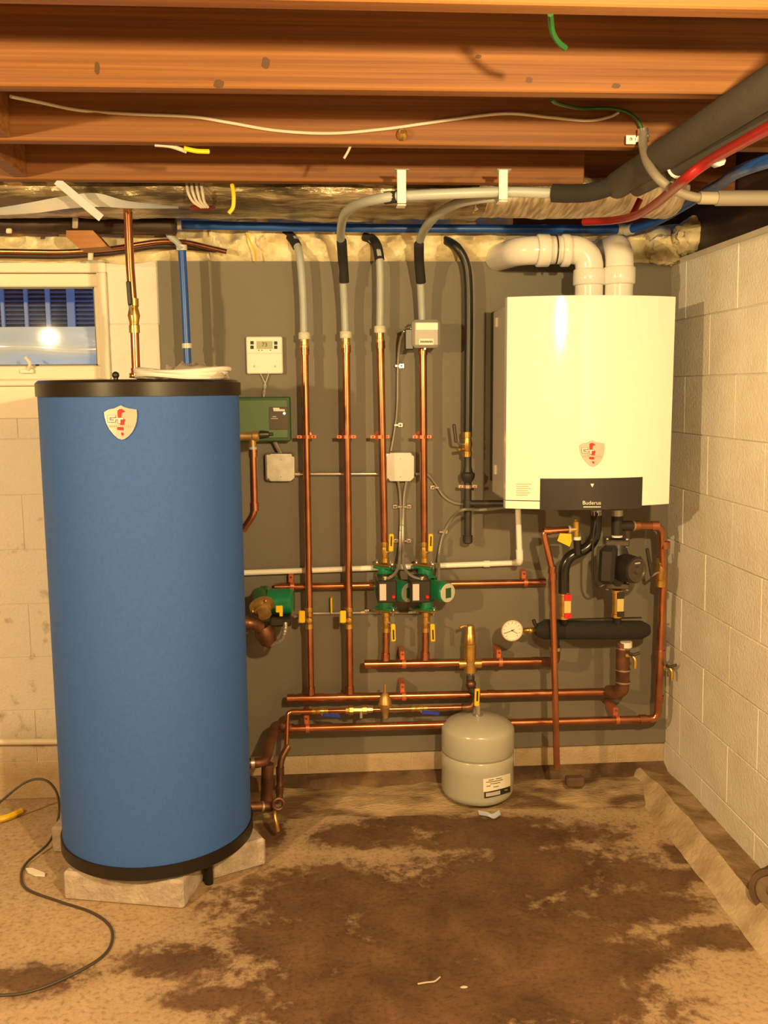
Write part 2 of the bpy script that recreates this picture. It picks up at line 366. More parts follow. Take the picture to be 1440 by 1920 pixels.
def text_mesh(s, height):
    # flat letters as (verts, faces), height = cap height, centred
    cu = bpy.data.curves.new('tmp', 'FONT'); cu.body = s; cu.align_x = 'CENTER'; cu.align_y = 'CENTER'; cu.size = height/0.7; cu.resolution_u = 3
    ob = bpy.data.objects.new('tmp', cu); COL.objects.link(ob); bpy.context.view_layer.update()
    me = bpy.data.meshes.new_from_object(ob.evaluated_get(bpy.context.evaluated_depsgraph_get()))
    vs = [(q.co.x, q.co.y) for q in me.vertices]; fs = [tuple(p.vertices) for p in me.polygons]
    bpy.data.objects.remove(ob); bpy.data.curves.remove(cu); bpy.data.meshes.remove(me); return vs, fs
def lettering(s, cx, cy, h, surf, parent, m, name='lettering', sx=1.0, rot=0.0):
    vs, fs = text_mesh(s, h); mb = MB(); c, sn = math.cos(rot), math.sin(rot)
    for x, y in vs:
        x *= sx; mb.v.append(surf(cx + x*c + y*sn, cy - y*c + x*sn))
    for f in fs: mb.face(f)
    return part(name, mb, m, parent)
def decal(polys, surf, name, m, parent, label=None):
    mb = MB()
    for poly in polys:
        b = len(mb.v)
        for (x, y) in poly: mb.v.append(surf(x, y))
        mb.face(range(b, b+len(poly)))
    return part(name, mb, m, parent, label)
def rect(x0, y0, x1, y1): return [(x0, y0), (x1, y0), (x1, y1), (x0, y1)]
def plane(y): return lambda px, py: P(px, py, y)

# =================================================================== SETTING
ZB = 2.115            # underside of the joists
ZTOP = ZB+0.235
def wallx(z): return 1.296 + (2.0-z)*0.020
LEFT_X, FRONT_Y = -3.2, -6.0
# floor
mb = MB(); mb.quadgrid([[(LEFT_X+(wallx(0)+0.1-LEFT_X)*i/30, FRONT_Y+(0.1-FRONT_Y)*j/30, 0) for i in range(31)] for j in range(31)], smooth=True)
struct('floor', mb, floor_mat)
struct('ceiling', MB().box((LEFT_X, FRONT_Y, ZTOP), (1.6, 0.0, ZTOP+0.03)), deck_wood)
dark_wall = mat('dusky_wall', (0.26, 0.20, 0.14), 0.9, 0.0, var=0.3, vscale=3)
struct('wall_left', MB().box((LEFT_X-0.1, FRONT_Y, 0), (LEFT_X, 0.2, ZTOP)), dark_wall)
struct('wall_front', MB().box((LEFT_X, FRONT_Y-0.1, 0), (1.7, FRONT_Y, ZTOP)), dark_wall)
# back wall with window opening
WX0, WX1 = -1.75, P(203, 600, 0).x
WZ1, WZ0 = P(100, 492, 0).z, P(60, 712, 0).z
TOPW = P(600, 489, 0).z
wb = MB()
T = 0.005
wb.box((LEFT_X, T, 0), (WX0, 0.2, TOPW)); wb.box((WX1, T, 0), (1.5, 0.2, TOPW)); wb.box((WX0, T, 0), (WX1, 0.2, WZ0)); wb.box((WX0, T, WZ1), (WX1, 0.2, TOPW+.02))
wall_back = struct('wall_back', wb, mortar)
wall_right = struct('wall_right', MB().prism([(wallx(0)+T, 0.2, 0), (wallx(TOPW)+T, 0.2, TOPW), (wallx(TOPW)+0.2, 0.2, TOPW), (wallx(0)+0.2, 0.2, 0)], (0, FRONT_Y-0.2, 0)), mortar)
# rim above the walls
struct('trim_1', MB().box((LEFT_X, 0.02, TOPW), (1.6, 0.2, ZTOP)), joist_wood)
struct('trim_2', MB().box((wallx(2.05)+0.03, FRONT_Y, TOPW), (wallx(2)+0.2, 0.2, ZTOP)), dark_steel)
# blocks of the two walls
CH = 0.2032; Z0C = P(1250, 1105, 0).z - 3*CH
def block_row(wall, fn, a0, a1, z0, z1, offs, skip=None):
    q = offs - 0.4064*math.ceil((offs-a0)/0.4064)
    while q < a1:
        lo, hi = max(q, a0), min(q+0.4064, a1)
        if hi-lo > 0.03 and not (skip and skip(lo, hi, z0, z1)):
            g = 0.0015 if wall is wall_right else 0.0010; part('block', fn(lo+g, hi-g, z0+g, z1-g), block_paint if wall is wall_right else block_mat, wall)
        q += 0.4064
def back_block(x0, x1, z0, z1):
    j = random.uniform(-.0015, .0015); return MB().box((x0, j*.4+.002, z0), (x1, T+0.01, z1), 0.002)
def right_block(y0, y1, z0, z1, m_=None):
    j = random.uniform(-.0015, .0015); m = MB()
    m.obox(((wallx((z0+z1)/2)+0.011+j), (y0+y1)/2, (z0+z1)/2), V((1, 0, 0)), V((0, 1, 0)), V((-0.02, 0, 1)), (0.011, (y1-y0)/2, (z1-z0)/2), 0.0022); return m
BX0 = P(298, 600, 0).x
for c in range(-1, 11):
    z0, z1 = Z0C + c*CH, min(Z0C+(c+1)*CH, TOPW)
    if z1-z0 < 0.03: continue
    def skip(lo, hi, a, b): return lo > BX0+0.05 and a > 0.2
    if z0 < 0: z0 = 0.0
    # cut around the window
    if z1 > WZ0 and z0 < WZ1:
        block_row(wall_back, back_block, LEFT_X+.9, WX0, z0, z1, 0.1 + (c % 2)*0.2032)
        block_row(wall_back, back_block, WX1, BX0+0.03, z0, z1, 0.0 + WX1 + 0.09 + (c % 2)*0.09 if True else 0)
        if z0 < WZ0-0.04: block_row(wall_back, back_block, WX0, WX1, z0, WZ0, 0.1)
    else:
        block_row(wall_back, back_block, LEFT_X+.9, 1.345, z0, z1, P(42, 950, 0).x + (c % 2)*0.2032, skip)
    y_off = PX(1385, 500, wallx(1.9)).y
    block_row(wall_right, right_block, -2.6, 0.0, z0, min(z1, TOPW), y_off + (c % 2)*0.2032)

# footing ledges along the walls
def ledge_back(k0, k1):
    rows = []; n = 90; prof = [(-0.0, 0.062), (-0.035, 0.058), (-0.06, 0.034), (-0.12, 0.036), (-0.17, 0.030), (-0.21, 0.012), (-0.27, -0.004)]
    for i in range(n+1):
        x = -0.62 + (wallx(0)+0.62)*i/n; r = []
        for k, (y, z) in enumerate(prof):
            if not k0 <= k < k1: continue
            q = noise.noise(V((x*5, y*14, 3.1)))+0.5*noise.noise(V((x*17, y*30, 1.1)))
            r.append((x, y+(0.022*q if 0 < k else 0), z+(0.012*noise.noise(V((x*9, k*1.7, 0)))-0.004 if 0 < k < 6 else 0)))
        rows.append(r)
    return MB().quadgrid(rows)
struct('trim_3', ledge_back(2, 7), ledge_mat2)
struct('trim_6', ledge_back(0, 3), mat('dark_wall_foot', (0.19, 0.115, 0.06), 0.8, 0.0, col2=(0.075, 0.04, 0.02), vscale=9, bump=0.6, bscale=50, det=9, lo=.4, hi=.68))  # darker strip of the ledge next to the wall
RPROF = [(0.02, 0.056), (-0.03, 0.054), (-0.075, 0.060), (-0.102, 0.066), (-0.114, 0.060), (-0.160, 0.006), (-0.18, -0.004)]
def ledge_right(k0, k1):
    rows = []; n = 90
    for i in range(n+1):
        y = -2.6 + 2.6*i/n; r = []
        for k in range(k0, k1):
            x, z = RPROF[k]; q = noise.noise(V((y*6, k*.35, 7.3)))+.4*noise.noise(V((y*21, k*.6, 2.3)))
            e = min(1, max(.35, -y/.25))
            r.append((wallx(0)+x+(0.010*q if k > 0 else 0), y, z*(.55+.45*e)+(0.005*noise.noise(V((y*14, k*2.1, 4))) if 0 < k < 5 else 0)))
        rows.append(r)
    return MB().quadgrid(rows)
struct('trim_4', ledge_right(0, 4), mat('dirty_shaded_ledge', (0.36, 0.255, 0.145), 0.9, 0.0, col2=(0.19, 0.12, 0.062), vscale=11, bump=0.6, bscale=50, det=9, lo=.38, hi=.6))  # ledge top: dirt and shade together in one darker tone
struct('trim_5', ledge_right(3, 7), mat('lit_curb_bevel', (0.50, 0.395, 0.26), 0.85, 0.0, col2=(0.33, 0.24, 0.14), vscale=9, bump=0.5, bscale=60, det=9, lo=.34, hi=.56))  # bevel catching light from the left, painted in as a paler tone

# window
def window():
    f = MB(); y0 = -0.012
    x1 = P(188, 600, 0).x; xin = P(180, 610, 0.02).x
    zt, zb_ = P(100, 538, 0.02).z, P(90, 686, 0.02).z
    root = struct('window_1', MB().box((WX0, -0.004, WZ1-0.035), (WX1, 0.16, WZ1), 0.003), trim_cream)
    part('window_casing', MB().box((P(186, 600, 0).x, -0.016, WZ0-0.0), (WX1, 0.12, WZ1-0.035), 0.003), trim_cream, root)
    part('window_casing', MB().box((WX0, -0.012, WZ0), (WX0+0.03, 0.12, WZ1-0.035), 0.003), trim_cream, root)
    part('sash_rail', MB().box((WX0+0.03, 0.012, zt), (x1, 0.05, WZ1-0.037), 0.004), trim_cream, root)
    part('sash_rail', MB().box((WX0+0.03, 0.012, WZ0), (x1, 0.05, zb_), 0.004), trim_cream, root)
    part('sash_stile', MB().box((xin, 0.012, zb_), (x1, 0.05, zt), 0.003), trim_cream, root)
    part('sash_stile', MB().box((WX0+0.03, 0.012, zb_), (WX0+0.07, 0.05, zt), 0.003), trim_cream, root)
    part('pane', MB().box((WX0+0.07, 0.032, zb_), (xin, 0.036, zt)), glass, root)
    g = MB(); e = 0.006
    for a, c in (((WX0+.07, .026, zt-e), (xin, .031, zt)), ((WX0+.07, .026, zb_), (xin, .031, zb_+e)), ((xin-e, .026, zb_), (xin, .031, zt))): g.box(a, c)
    part('gasket', g, black_pl, root)
    part('window_sill', MB().box((WX0-0.03, -0.026, WZ0-0.022), (P(72, 715, 0).x+0.3, 0.02, WZ0), 0.004), trim_cream, root)
    part('window_apron', MB().box((WX0-0.03, -0.006, P(40, 785, 0).z), (WX1, 0.011, WZ0-0.022), 0.003), trim_cream, root)
    # latch
    l = MB(); l.box(P(40, 700, .01), P(62, 692, -0.006), 0.002); l.tube(curve([P(52, 694, -.006), P(56, 682, -.02), P(48, 670, -.014)]), 0.006, 8)
    part('latch', l, white_pl, root)
window()
# what stands outside the window
def outside():
    root = thing('slatted_shutter', 'dark grey slatted shutters with pale posts outside the basement window', 'shutter', (P(90, 600, .55).x, .55, WZ0-.1))
    sl = MB(); za, zb2 = P(90, 690, .55).z, P(90, 525, .55).z; n = 20; xa, xb = P(-160, 600, .55).x, P(185, 600, .55).x
    for i in range(n):
        z = za+(zb2-za)*(i+.5)/n; sl.obox(((xa+xb)/2, .56, z), V((1, 0, 0)), V((0, .87, .5)), V((0, -.5, .87)), ((xb-xa)/2, .012, .003))
    part('slat', sl, siding_m, root, kind='stuff')
    part('backing', MB().box((xa, .58, za-.1), (xb, .60, zb2+.1)), siding_m, root)
    for x, wd in ((5, 3), (49, 3.2), (90, 4), (133, 7), (-45, 4)):
        part('post', MB().box((P(x-wd, 580, .54).x, .535, P(x, 690, .54).z), (P(x+wd, 580, .54).x, .552, P(x, 520, .54).z)), post_m, root)
    part('ground_board', MB().box((xa, .22, za-.12), (xb, .6, za-.1)), siding_m, root)
    rows = []
    for i in range(13):
        t = i/12; r = []
        for j in range(25):
            x = WX0+0.08 + (P(179, 650, .1).x+.02-WX0-.08)*j/24; z = P(90, 684, .1).z + (P(90, 613, .1).z-P(90, 684, .1).z)*t
            r.append((x, 0.10 - 0.035*math.sin(PI*t) + 0.006*math.sin(9*t+5*x) + 0.005*math.sin(22*x+3*t), z))
        rows.append(r)
    m = MB().quadgrid(rows)
    solo('window_cover', m, film, 'clear bulging plastic cover behind the lower half of the window pane', 'window cover')
outside()

# joists
JY = []
def joist(pl, pr, xa, xb, label, group='floor joists overhead', split=None):
    a = PZ(0, pl, ZB); b = PZ(1440, pr, ZB)
    sl = (b.y-a.y)/(b.x-a.x)
    ya, yb = a.y+(xa-a.x)*sl, a.y+(xb-a.x)*sl
    m = MB(); c = V(((xa+xb)/2, (ya+yb)/2-0.019, ZB+0.1175)); ex = V((xb-xa, yb-ya, 0)); h = ex.length/2; ex.normalize()
    m.obox(c, ex, V((-ex.y, ex.x, 0)), V((0, 0, 1)), (h, 0.019, 0.1175), 0.003)
    JY.append((a.y + (0-a.x)*sl, sl))
    return solo('floor_joist', m, joist_wood, label, 'joist', group)
RX = wallx(2.1)+0.02
def jf(k, px, py=230):
    # front face of joist k where the photo column px meets it
    y = JY[k][0]-.038
    for _ in range(3): y = JY[k][0]+JY[k][1]*P(px, py, y).x-.038
    return y
joist(8, 36, LEFT_X, RX, 'bright yellow-lit wooden joist crossing the very top of the picture, nearest the viewer')
joist(172, 188, LEFT_X, RX, 'orange wooden joist with round knots, second from the top of the picture')
j2_ = SC.objects['floor_joist.001']
for (kx, ky, ka, kb) in ((410, 157, .010, .008), (498, 118, .008, .011), (992, 150, .007, .006), (1155, 161, .009, .005), (897, 106, .006, .004), (182, 128, .005, .012)):
    yk_ = jf(1, kx)-.0006; kc = P(kx, ky, yk_); km = MB(); km.v.extend([kc+V((ka*math.cos(a*PI/6)*(1+.2*math.sin(a*2)), 0, kb*math.sin(a*PI/6))) for a in range(12)]); km.face(range(12)); part('knot', km, mat('knot_wood', (.075, .032, .012), .6), j2_)
joist(270, 286, LEFT_X, RX, 'wooden joist third from the top, with the white cable stapled along it')
joist(341, 352, LEFT_X, P(1133, 345, -0.9).x, 'lowest short wooden joist just above the foil duct')
y4, s4 = JY[3]
m = MB().box((-2.9, -0.49, ZB), (RX, -0.45, ZB+.235), .003); solo('floor_joist', m, joist_wood, 'dark wooden joist above the foil duct, mostly hidden, nearest the back wall', 'joist', 'floor joists overhead')
# solid blocking at the left
for i, (j0, j1, xx, lab) in enumerate(((1, 2, P(30, 240, JY[2][0]).x, 'brown wooden blocking piece between the joists at far left, upper one'), (2, 3, P(59, 310, JY[3][0]).x, 'brown wooden blocking piece between the joists at far left, lower one'))):
    a = JY[j0][0]+JY[j0][1]*xx; b = JY[j1][0]+JY[j1][1]*xx-0.038
    solo('wood_blocking', MB().box((xx-.04, a+.001, ZB+.004), (xx, b-.001, ZB+.22), .003), joist_wood, lab, 'blocking')

# grey painted mounting board
bz0 = P(900, 1404, -.02).z
bx0, bz1 = P(299, 600, -.02).x, P(700, 490, -.02).z
mb = MB().prism([(bx0, -.020, bz0), (wallx(bz0)-.002, -.020, bz0), (wallx(bz1)-.002, -.020, bz1), (bx0, -.020, bz1)], (0, .0185, 0))
solo('mounting_board', mb, board_grey, 'large dark grey painted board on the back wall carrying the pipework', 'board')

# spray foam at the rim
def foam_lump(x0, x1, z0, z1, y0, seed, label, amp=0.055, n=70, m=14, name='spray_foam'):
    rows = []
    for j in range(m+1):
        t = j/m; r = []
        for i in range(n+1):
            s = i/n; x = x0+(x1-x0)*s; z = z0+(z1-z0)*t
            q = V((x*11, z*16, seed)); b = 1-abs(noise.noise(q)) ; c = 1-abs(noise.noise(q*2.3))
            env = math.sin(PI*min(max(t, .02), .98))**.5
            zz = z + 0.012*noise.noise(V((x*8, t*2, seed+5)))
            r.append((x, y0 - env*(0.02+amp*(b*b*0.9+0.4*c)), zz))
        rows.append(r)
    mb = MB().quadgrid(rows)
    return solo(name, mb, sprayfoam, label, 'foam insulation', 'yellow spray foam along the top of the wall')
zf0, zf1 = P(700, 492, -.02).z, P(700, 425, -.02).z
foam_lump(P(395, 460, -.02).x, P(960, 460, -.02).x, zf0-.005, zf1+.05, 0.015, 2.0, 'long lumpy yellow spray foam strip above the grey board, between the pipes', n=150)
foam_lump(P(-80, 460, 0).x, P(402, 460, 0).x, P(100, 492, 0).z, zf1+.03, 0.015, 5.0, 'lumpy yellow spray foam strip above the window at left', n=90)
foam_lump(P(940, 460, -.02).x, P(1275, 460, -.02).x, zf0-.003, P(1200, 440, 0).z+.03, 0.010, 9.0, 'yellow spray foam above the board behind the white vent pipes', amp=.05, n=90)
def foam_blob(px, py, y, rx, rz, seed, label):
    c = P(px, py, y); mb = MB(); n = 22; rows = []
    for i in range(n+1):
        t = PI*i/n
        r = []
        for j in range(n*2):
            a = PI*j/n; d = V((math.sin(t)*math.cos(a), math.sin(t)*math.sin(a), -math.cos(t)))
            k = 1 + 0.35*(0.5-abs(noise.noise(d*2.6+V((seed, 0, 0))))) + .15*noise.noise(d*6)
            r.append(c + V((d.x*rx*k, d.y*rx*.7*k, d.z*rz*k)))
        rows.append(r)
    return solo('spray_foam', mb.quadgrid(rows, closed=True), sprayfoam, label, 'foam insulation', 'yellow foam lumps at the right corner')
foam_blob(1312, 443, -.14, .085, .062, 3.3, 'yellow spray foam lump in the corner right of the white vent pipes')
foam_blob(1392, 405, -.26, .105, .068, 8.1, 'yellow spray foam lump at far right under the beige conduit')
foam_blob(1252, 468, -.05, .075, .05, 5.5, 'small yellow spray foam lump at the top of the wall corner')

# =================================================================== TANK
TR = 0.301
tc = PZ(250, 1655, 0.098); TCX = PZ(271, 1640, 0.098).x; TCY = tc.y+TR
tcx_top = (PZ(66, 710, 1.5).x if False else 0)
def hit_tank(px, py, off=0.0):
    d = ray(px, py); ox, oy = -TCX, CAM_Y-TCY; a = d.x*d.x+d.y*d.y; b = 2*(ox*d.x+oy*d.y); c = ox*ox+oy*oy-(TR+off)**2
    t = (-b-math.sqrt(max(b*b-4*a*c, 0)))/(2*a); return C0+d*t
TZ0 = 0.098; TZ1 = C0.z + (P(253, 710, TCY).z - C0.z)
TZ1 = hit_tank(253, 711).z
zr_t = hit_tank(253, 743).z; zr_b = hit_tank(250, 1628).z
tank = thing('water_tank', 'tall blue cylindrical hot water tank with black rims standing on cement blocks', 'water tank', (TCX, TCY, TZ0))
part('jacket', MB().lathe((TCX, TCY, 0), (0, 0, 1), [(zr_b-.01, TR-.003), (zr_t+.01, TR-.003)], 96), blue_jacket, tank)
part('top_rim', MB().lathe((TCX, TCY, 0), (0, 0, 1), [(zr_t, TR-.004), (zr_t, TR+.003), (zr_t, TR+.003), (TZ1-.008, TR+.003), (TZ1, TR-.006), (TZ1, TR-.006), (TZ1-.002, 0.0)], 96), rim_black, tank)
part('bottom_rim', MB().lathe((TCX, TCY, 0), (0, 0, 1), [(zr_b, TR-.004), (zr_b, TR+.003), (zr_b, TR+.003), (TZ0+.006, TR+.003), (TZ0, TR-.004), (TZ0, TR-.004), (TZ0, 0.0)], 96), rim_black, tank)
SHIELD = [(195, 773), (203, 768), (214, 766), (222, 762), (227, 760), (232, 763), (242, 766), (256, 768), (257, 778), (256, 790), (253, 800), (248, 810), (241, 818), (234, 823), (228, 824.5), (221, 822), (213, 815), (205, 805), (199, 793), (196, 782)]
WRENCH = [[(221, 771), (225, 768), (230, 768), (235, 772), (229, 774), (228, 778), (227.5, 783), (221.5, 783), (221, 776)],
          [(227, 790), (231, 786), (235.5, 787), (233, 792), (233, 797), (226, 797), (224, 794)], [(220.5, 802), (232, 802), (232, 807), (220.5, 806.5)], [(227.5, 812), (232, 812), (232, 816.5), (228.5, 817)]]
def badge(parent, cx, cy, s, surf):
    tr = lambda pts: [((x-227)*s[0]+cx, (y-792)*s[1]+cy) for x, y in pts]
    mb = MB()
    # rim + face, slightly proud
    ring = tr(SHIELD); b = len(mb.v); n = len(ring)
    mb.v.extend(surf(x, y, 0.0005) for x, y in ring); mb.v.extend(surf(x, y, 0.0025) for x, y in ring); ctr = surf(cx, cy, 0.0025); mb.v.append(ctr)
    for i in range(n):
        k = (i+1) % n; mb.face((b+i, b+k, b+n+k, b+n+i)); mb.face((b+n+i, b+n+k, b+2*n), True)
    bd = part('badge', mb, badge_m, parent, 'shield shaped badge with a red pipe wrench')
    s2 = lambda x, y: surf(x, y, 0.0033); s1 = lambda x, y: surf(x, y, 0.0029)
    decal([[(x-.9*s[0], y-1.0*s[1]) for x, y in tr(p)] for p in WRENCH], s1, 'wrench_shadow', mat('dark_red', (.14, .02, .015), .5), bd)
    decal([tr(p) for p in WRENCH], s2, 'wrench_emblem', badge_red, bd)
    s4_ = lambda x, y: surf(x, y, 0.0040)
    L1 = lambda x0, y0, x1, y1: tr(rect(x0, y0, x1, y1))
    G = [L1(202.5, 779.5, 205.5, 791), L1(205.5, 779.5, 216, 782), L1(205.5, 788.8, 216, 791), L1(213.5, 785, 216, 789), L1(209, 784.6, 216, 786.3)]
    Tt = [L1(216, 784, 231, 786.2), L1(221.5, 786, 225.5, 793.5)]
    sh = []
    for dx, dy in ((.9, 1.1), (-.9, -.7), (.9, -.7), (-.9, 1.1)): sh += [[(x+dx*s[0], y+dy*s[1]) for x, y in q] for q in G+Tt]
    decal(sh, lambda x, y: surf(x, y, .0036), 'letter_shadow', mat('dark_outline', (.16, .10, .06), .5), bd)
    decal(G+Tt, s4_, 'lettering', white_ink, bd)
    decal([L1(204+i*3.7, 797.4 + (.4 if i % 2 else 0), 206.6+i*3.7, 801) for i in range(13)], s4_, 'small_print', ink_faint, bd)
badge(tank, 227, 792, (1, 1), hit_tank)
# short black leg and knob
lp = PZ(392, 1656, 0.0); part('leg', MB().cyl((lp.x, lp.y, 0.0), (lp.x, lp.y, TZ0+.01), 0.014), rim_black, tank)
kp = P(217, 706, TCY-.1); part('knob', MB().ball(kp+V((0, 0, .004)), 0.011).cyl(kp-V((0, 0, .025)), kp, .007), black_pl, tank)
# cement pads under the tank
def pad(px0, py0, px1, py1, depth, h, label, dr=0.0):
    a = PZ(px0, py0, 0); b = PZ(px1, py1, 0); ex = (b-a); L = ex.length; ex.normalize(); ey = V((-ex.y, ex.x, 0))
    c = (a+b)/2 + ey*depth/2 + V((0, 0, h/2))
    m = MB(); m.obox(c, ex, ey, V((0, 0, 1)), (L/2, depth/2, h/2), 0.008); return solo('cement_pad', m, cement, label, 'cement block')
pad(119, 1688, 344, 1707, .24, .092, 'grey cement block under the front of the blue tank')
pad(398, 1652, 500, 1622, .36, .092, 'grey cement block under the right side of the blue tank')
pad(98, 1600, 190, 1600, .34, .092, 'grey cement block under the back left of the blue tank')

# clear bag with coiled tubing on top of the tank
zt = TZ1
cc = P(337, 700, TCY-.06); coil = MB()
def loopy(k):
    pts = []
    for i in range(41):
        a = 2*PI*i/40; pts.append((cc.x+.005*k+(0.125+.006*k)*math.cos(a), cc.y+(0.13-.006*k)*math.sin(a), zt+.010+.008*k+.006*math.sin(a*2+k)+.010*(math.cos(a)>.3)*0))
    return pts
coilt = thing('tubing_coil', 'coil of thin white tubing in a clear plastic bag on top of the blue tank', 'tubing coil', (cc.x, cc.y, zt))
for k in range(3): part('loop', MB().tube(loopy(k), 0.0075, 8), tube_white, coilt)
rows = []
for i in range(25):
    u = i/24; r = []
    for j in range(13):
        v = j/12; x = P(258, 700, cc.y).x+(P(428, 700, cc.y).x-P(258, 700, cc.y).x)*u; y = cc.y-.02+(v-.35)*.2
        e = math.sin(PI*u)**.4*math.sin(PI*min(max(v, .0), 1))**.5
        q = noise.noise(V((u*6, v*5, 1.5))); q2 = noise.noise(V((u*15, v*12, 8)))
        r.append((x, y, zt+.004+e*(.024+.030*u+.030*q+.02*q2)))
    rows.append(r)
part('bag', MB().quadgrid(rows), bag_clear, coilt, 'crumpled clear plastic bag')

# =================================================================== BOILER
BYF, BYB, BUL = -0.44, -0.13, 0.055
BX_L = (P(948, 570, BYF).x+P(951, 940, BYF).x)/2; BX_R = (P(1267, 560, BYF).x+P(1254, 940, BYF).x)/2
BZT = P(948, 557, BYF).z; BZB = P(950, 953, BYF).z; BSK = P(951, 938, BYF).z
BCX = (BX_L+BX_R)/2; BHW = (BX_R-BX_L)/2
def bfront(x): u = (x-BCX)/BHW; return BYF-BUL*(1-u*u)
def hit_boil(px, py, off=0.0):
    y = BYF-.02
    for _ in range(6): p = P(px, py, y); y = bfront(p.x)
    p = P(px, py, y-off); return p
boiler = thing('wall_boiler', 'white wall hung boiler with black control strip, mounted in the right corner', 'boiler', (BCX, BYB, BZB))
def shell(x0, x1, z0, z1, bev=.006, depth=None, n=20, m=None):
    xs = [x0+(x1-x0)*i/n for i in range(n+1)]; yb = (depth if depth is not None else BYB)
    m = m or MB(); fr = [(x, bfront(x)) for x in xs]
    m.quadgrid([[(x, y, z) for x, y in fr] for z in (z0, z1)], smooth=True)
    for z in (z0, z1):
        b = len(m.v); m.v.extend(V((x, y, z)) for x, y in fr); m.v.append(V((x1, yb, z))); m.v.append(V((x0, yb, z))); m.face(range(b, b+n+3))
    for x, y in (fr[0], fr[-1]):
        b = len(m.v); m.v.extend([V((x, y, z0)), V((x, yb, z0)), V((x, yb, z1)), V((x, y, z1))]); m.face(range(b, b+4))
    return m
FD = BYF+0.035
PXL, PXR = hit_boil(1013, 920).x, hit_boil(1204, 920).x
PZT = hit_boil(1100, 897).z; PZB = hit_boil(1100, 956).z
fcm = shell(BX_L, BX_R, PZT, BZT, depth=FD, n=48)
shell(BX_L, PXL-.001, BSK+.0015, PZT, depth=FD, n=12, m=fcm); shell(PXR+.001, BX_R, BSK+.0015, PZT, depth=FD, n=12, m=fcm)
part('front_cover', fcm, white_en, boiler)
part('lower_trim', shell(BX_L, PXL-.001, BZB, BSK-.0015, depth=FD, n=5), white_en, boiler)
part('lower_trim', shell(PXR+.001, BX_R, BZB+.006, BSK+.0025, depth=FD, n=5), white_en, boiler)
cp = part('control_panel', shell(PXL, PXR, PZB, PZT-.001, depth=FD), ctrl_blk, boiler, 'black glossy control strip')
lettering('Buderus', 1109.5, 943, 7.0, lambda x, y: hit_boil(x, y, .001), cp, white_ink, sx=1.05)
decal([rect(1094+i*3.3, 949.5, 1096.6+i*3.3, 951.5) for i in range(10)], lambda x, y: hit_boil(x, y, .001), 'small_print', white_ink, cp)
decal([[(1107, 907), (1114, 907), (1110.5, 914)]], lambda x, y: hit_boil(x, y, .001), 'arrow_mark', white_ink, cp)
for xs_ in (1082, 1124): decal([rect(xs_, 898.5, xs_+1, 956)], lambda x, y: hit_boil(x, y, .0008), 'seam', black_iron, cp)
decal([rect(968, 907+i*4.1, 968+28-(i*5 % 9), 908.6+i*4.1) for i in range(6)], lambda x, y: hit_boil(x, y, .001), 'small_print', ink_faint, boiler)
badge(boiler, 1110.5, 850, (.78, .78), hit_boil)
side = MB(); xL = BX_L+.012; xR = BX_R-.012
side.box((xL, FD, BZB+.012), (xR, BYB, BZT-.012), .012); part('casing', side, shaded_white, boiler)
for (pz, ) in ((605,), (880,)): sp = MB(); sp.box((xL-.006, BYB-.09, P(930, pz+9, -.2).z), (xL+.002, BYB-.065, P(930, pz-9, -.2).z), .002); part('side_clip', sp, white_pl, boiler)
part('bracket_gap_shade', MB().box((xL+.012, BYB, P(930, 905, -.1).z), (xR-.02, -0.021, P(930, 582, -.1).z), .004), black_pl, boiler)  # bracket box in black, carrying the shadow of the gap behind the boiler
# pipe stubs underneath
for px in (1118, 1157, 975, 1060):
    a = P(px, 950, -.26); part('pipe_stub', MB().cyl((a.x, a.y, BZB-.018), (a.x, a.y, BZB+.03), .017), steel, boiler)

# vents
def vent(pts, label, cols, rad=.030):
    r = .047; root = thing('vent_pipe', label, 'vent pipe', pts[0]); part('pipe', MB().tube(bend(pts, .065, 8), r, 24), white_vent, root)
    for a, d, ln in cols:
        d = V(d); a = V(a); part('collar', MB().lathe(a, d, [(0, r), (0.002, r+.005), (.005, r+.007), (ln-.005, r+.007), (ln-.002, r+.005), (ln, r)], 24), white_vent, root)
    return root
vy = -.27
va = P(1104, 553, vy); va.z = BZT-.013
vb = P(1104, 468, vy); vb.x = va.x; vc = P(975, 470, vy+.01); vd = vc+V((-.03, .25, .01)); vd.y = -.022
ro = vent([va, vb, vc, vd], 'white vent pipe that rises from the boiler and elbows left along the wall', [((va.x, va.y, P(1104, 536, vy).z), (0, 0, 1), .055), (P(1068, 470, vy), (-1, 0, 0), .03), (P(1030, 470, vy), (-1, 0, .0), .045)])
part('gasket_ring', MB().torus(P(1040, 470, vy), (1, 0, 0), .0515, .0025, 32, 6), black_pl, ro)
va2 = P(1160, 553, vy-.02); va2.z = BZT-.013; vb2 = P(1160, 462, vy-.02); vb2.x = va2.x
vent([va2, vb2, (vb2.x+.0, -.022, vb2.z+.01)], 'white vent pipe rising from the boiler and turning straight back into the wall', [((va2.x, va2.y, P(1160, 536, vy).z), (0, 0, 1), .06)])

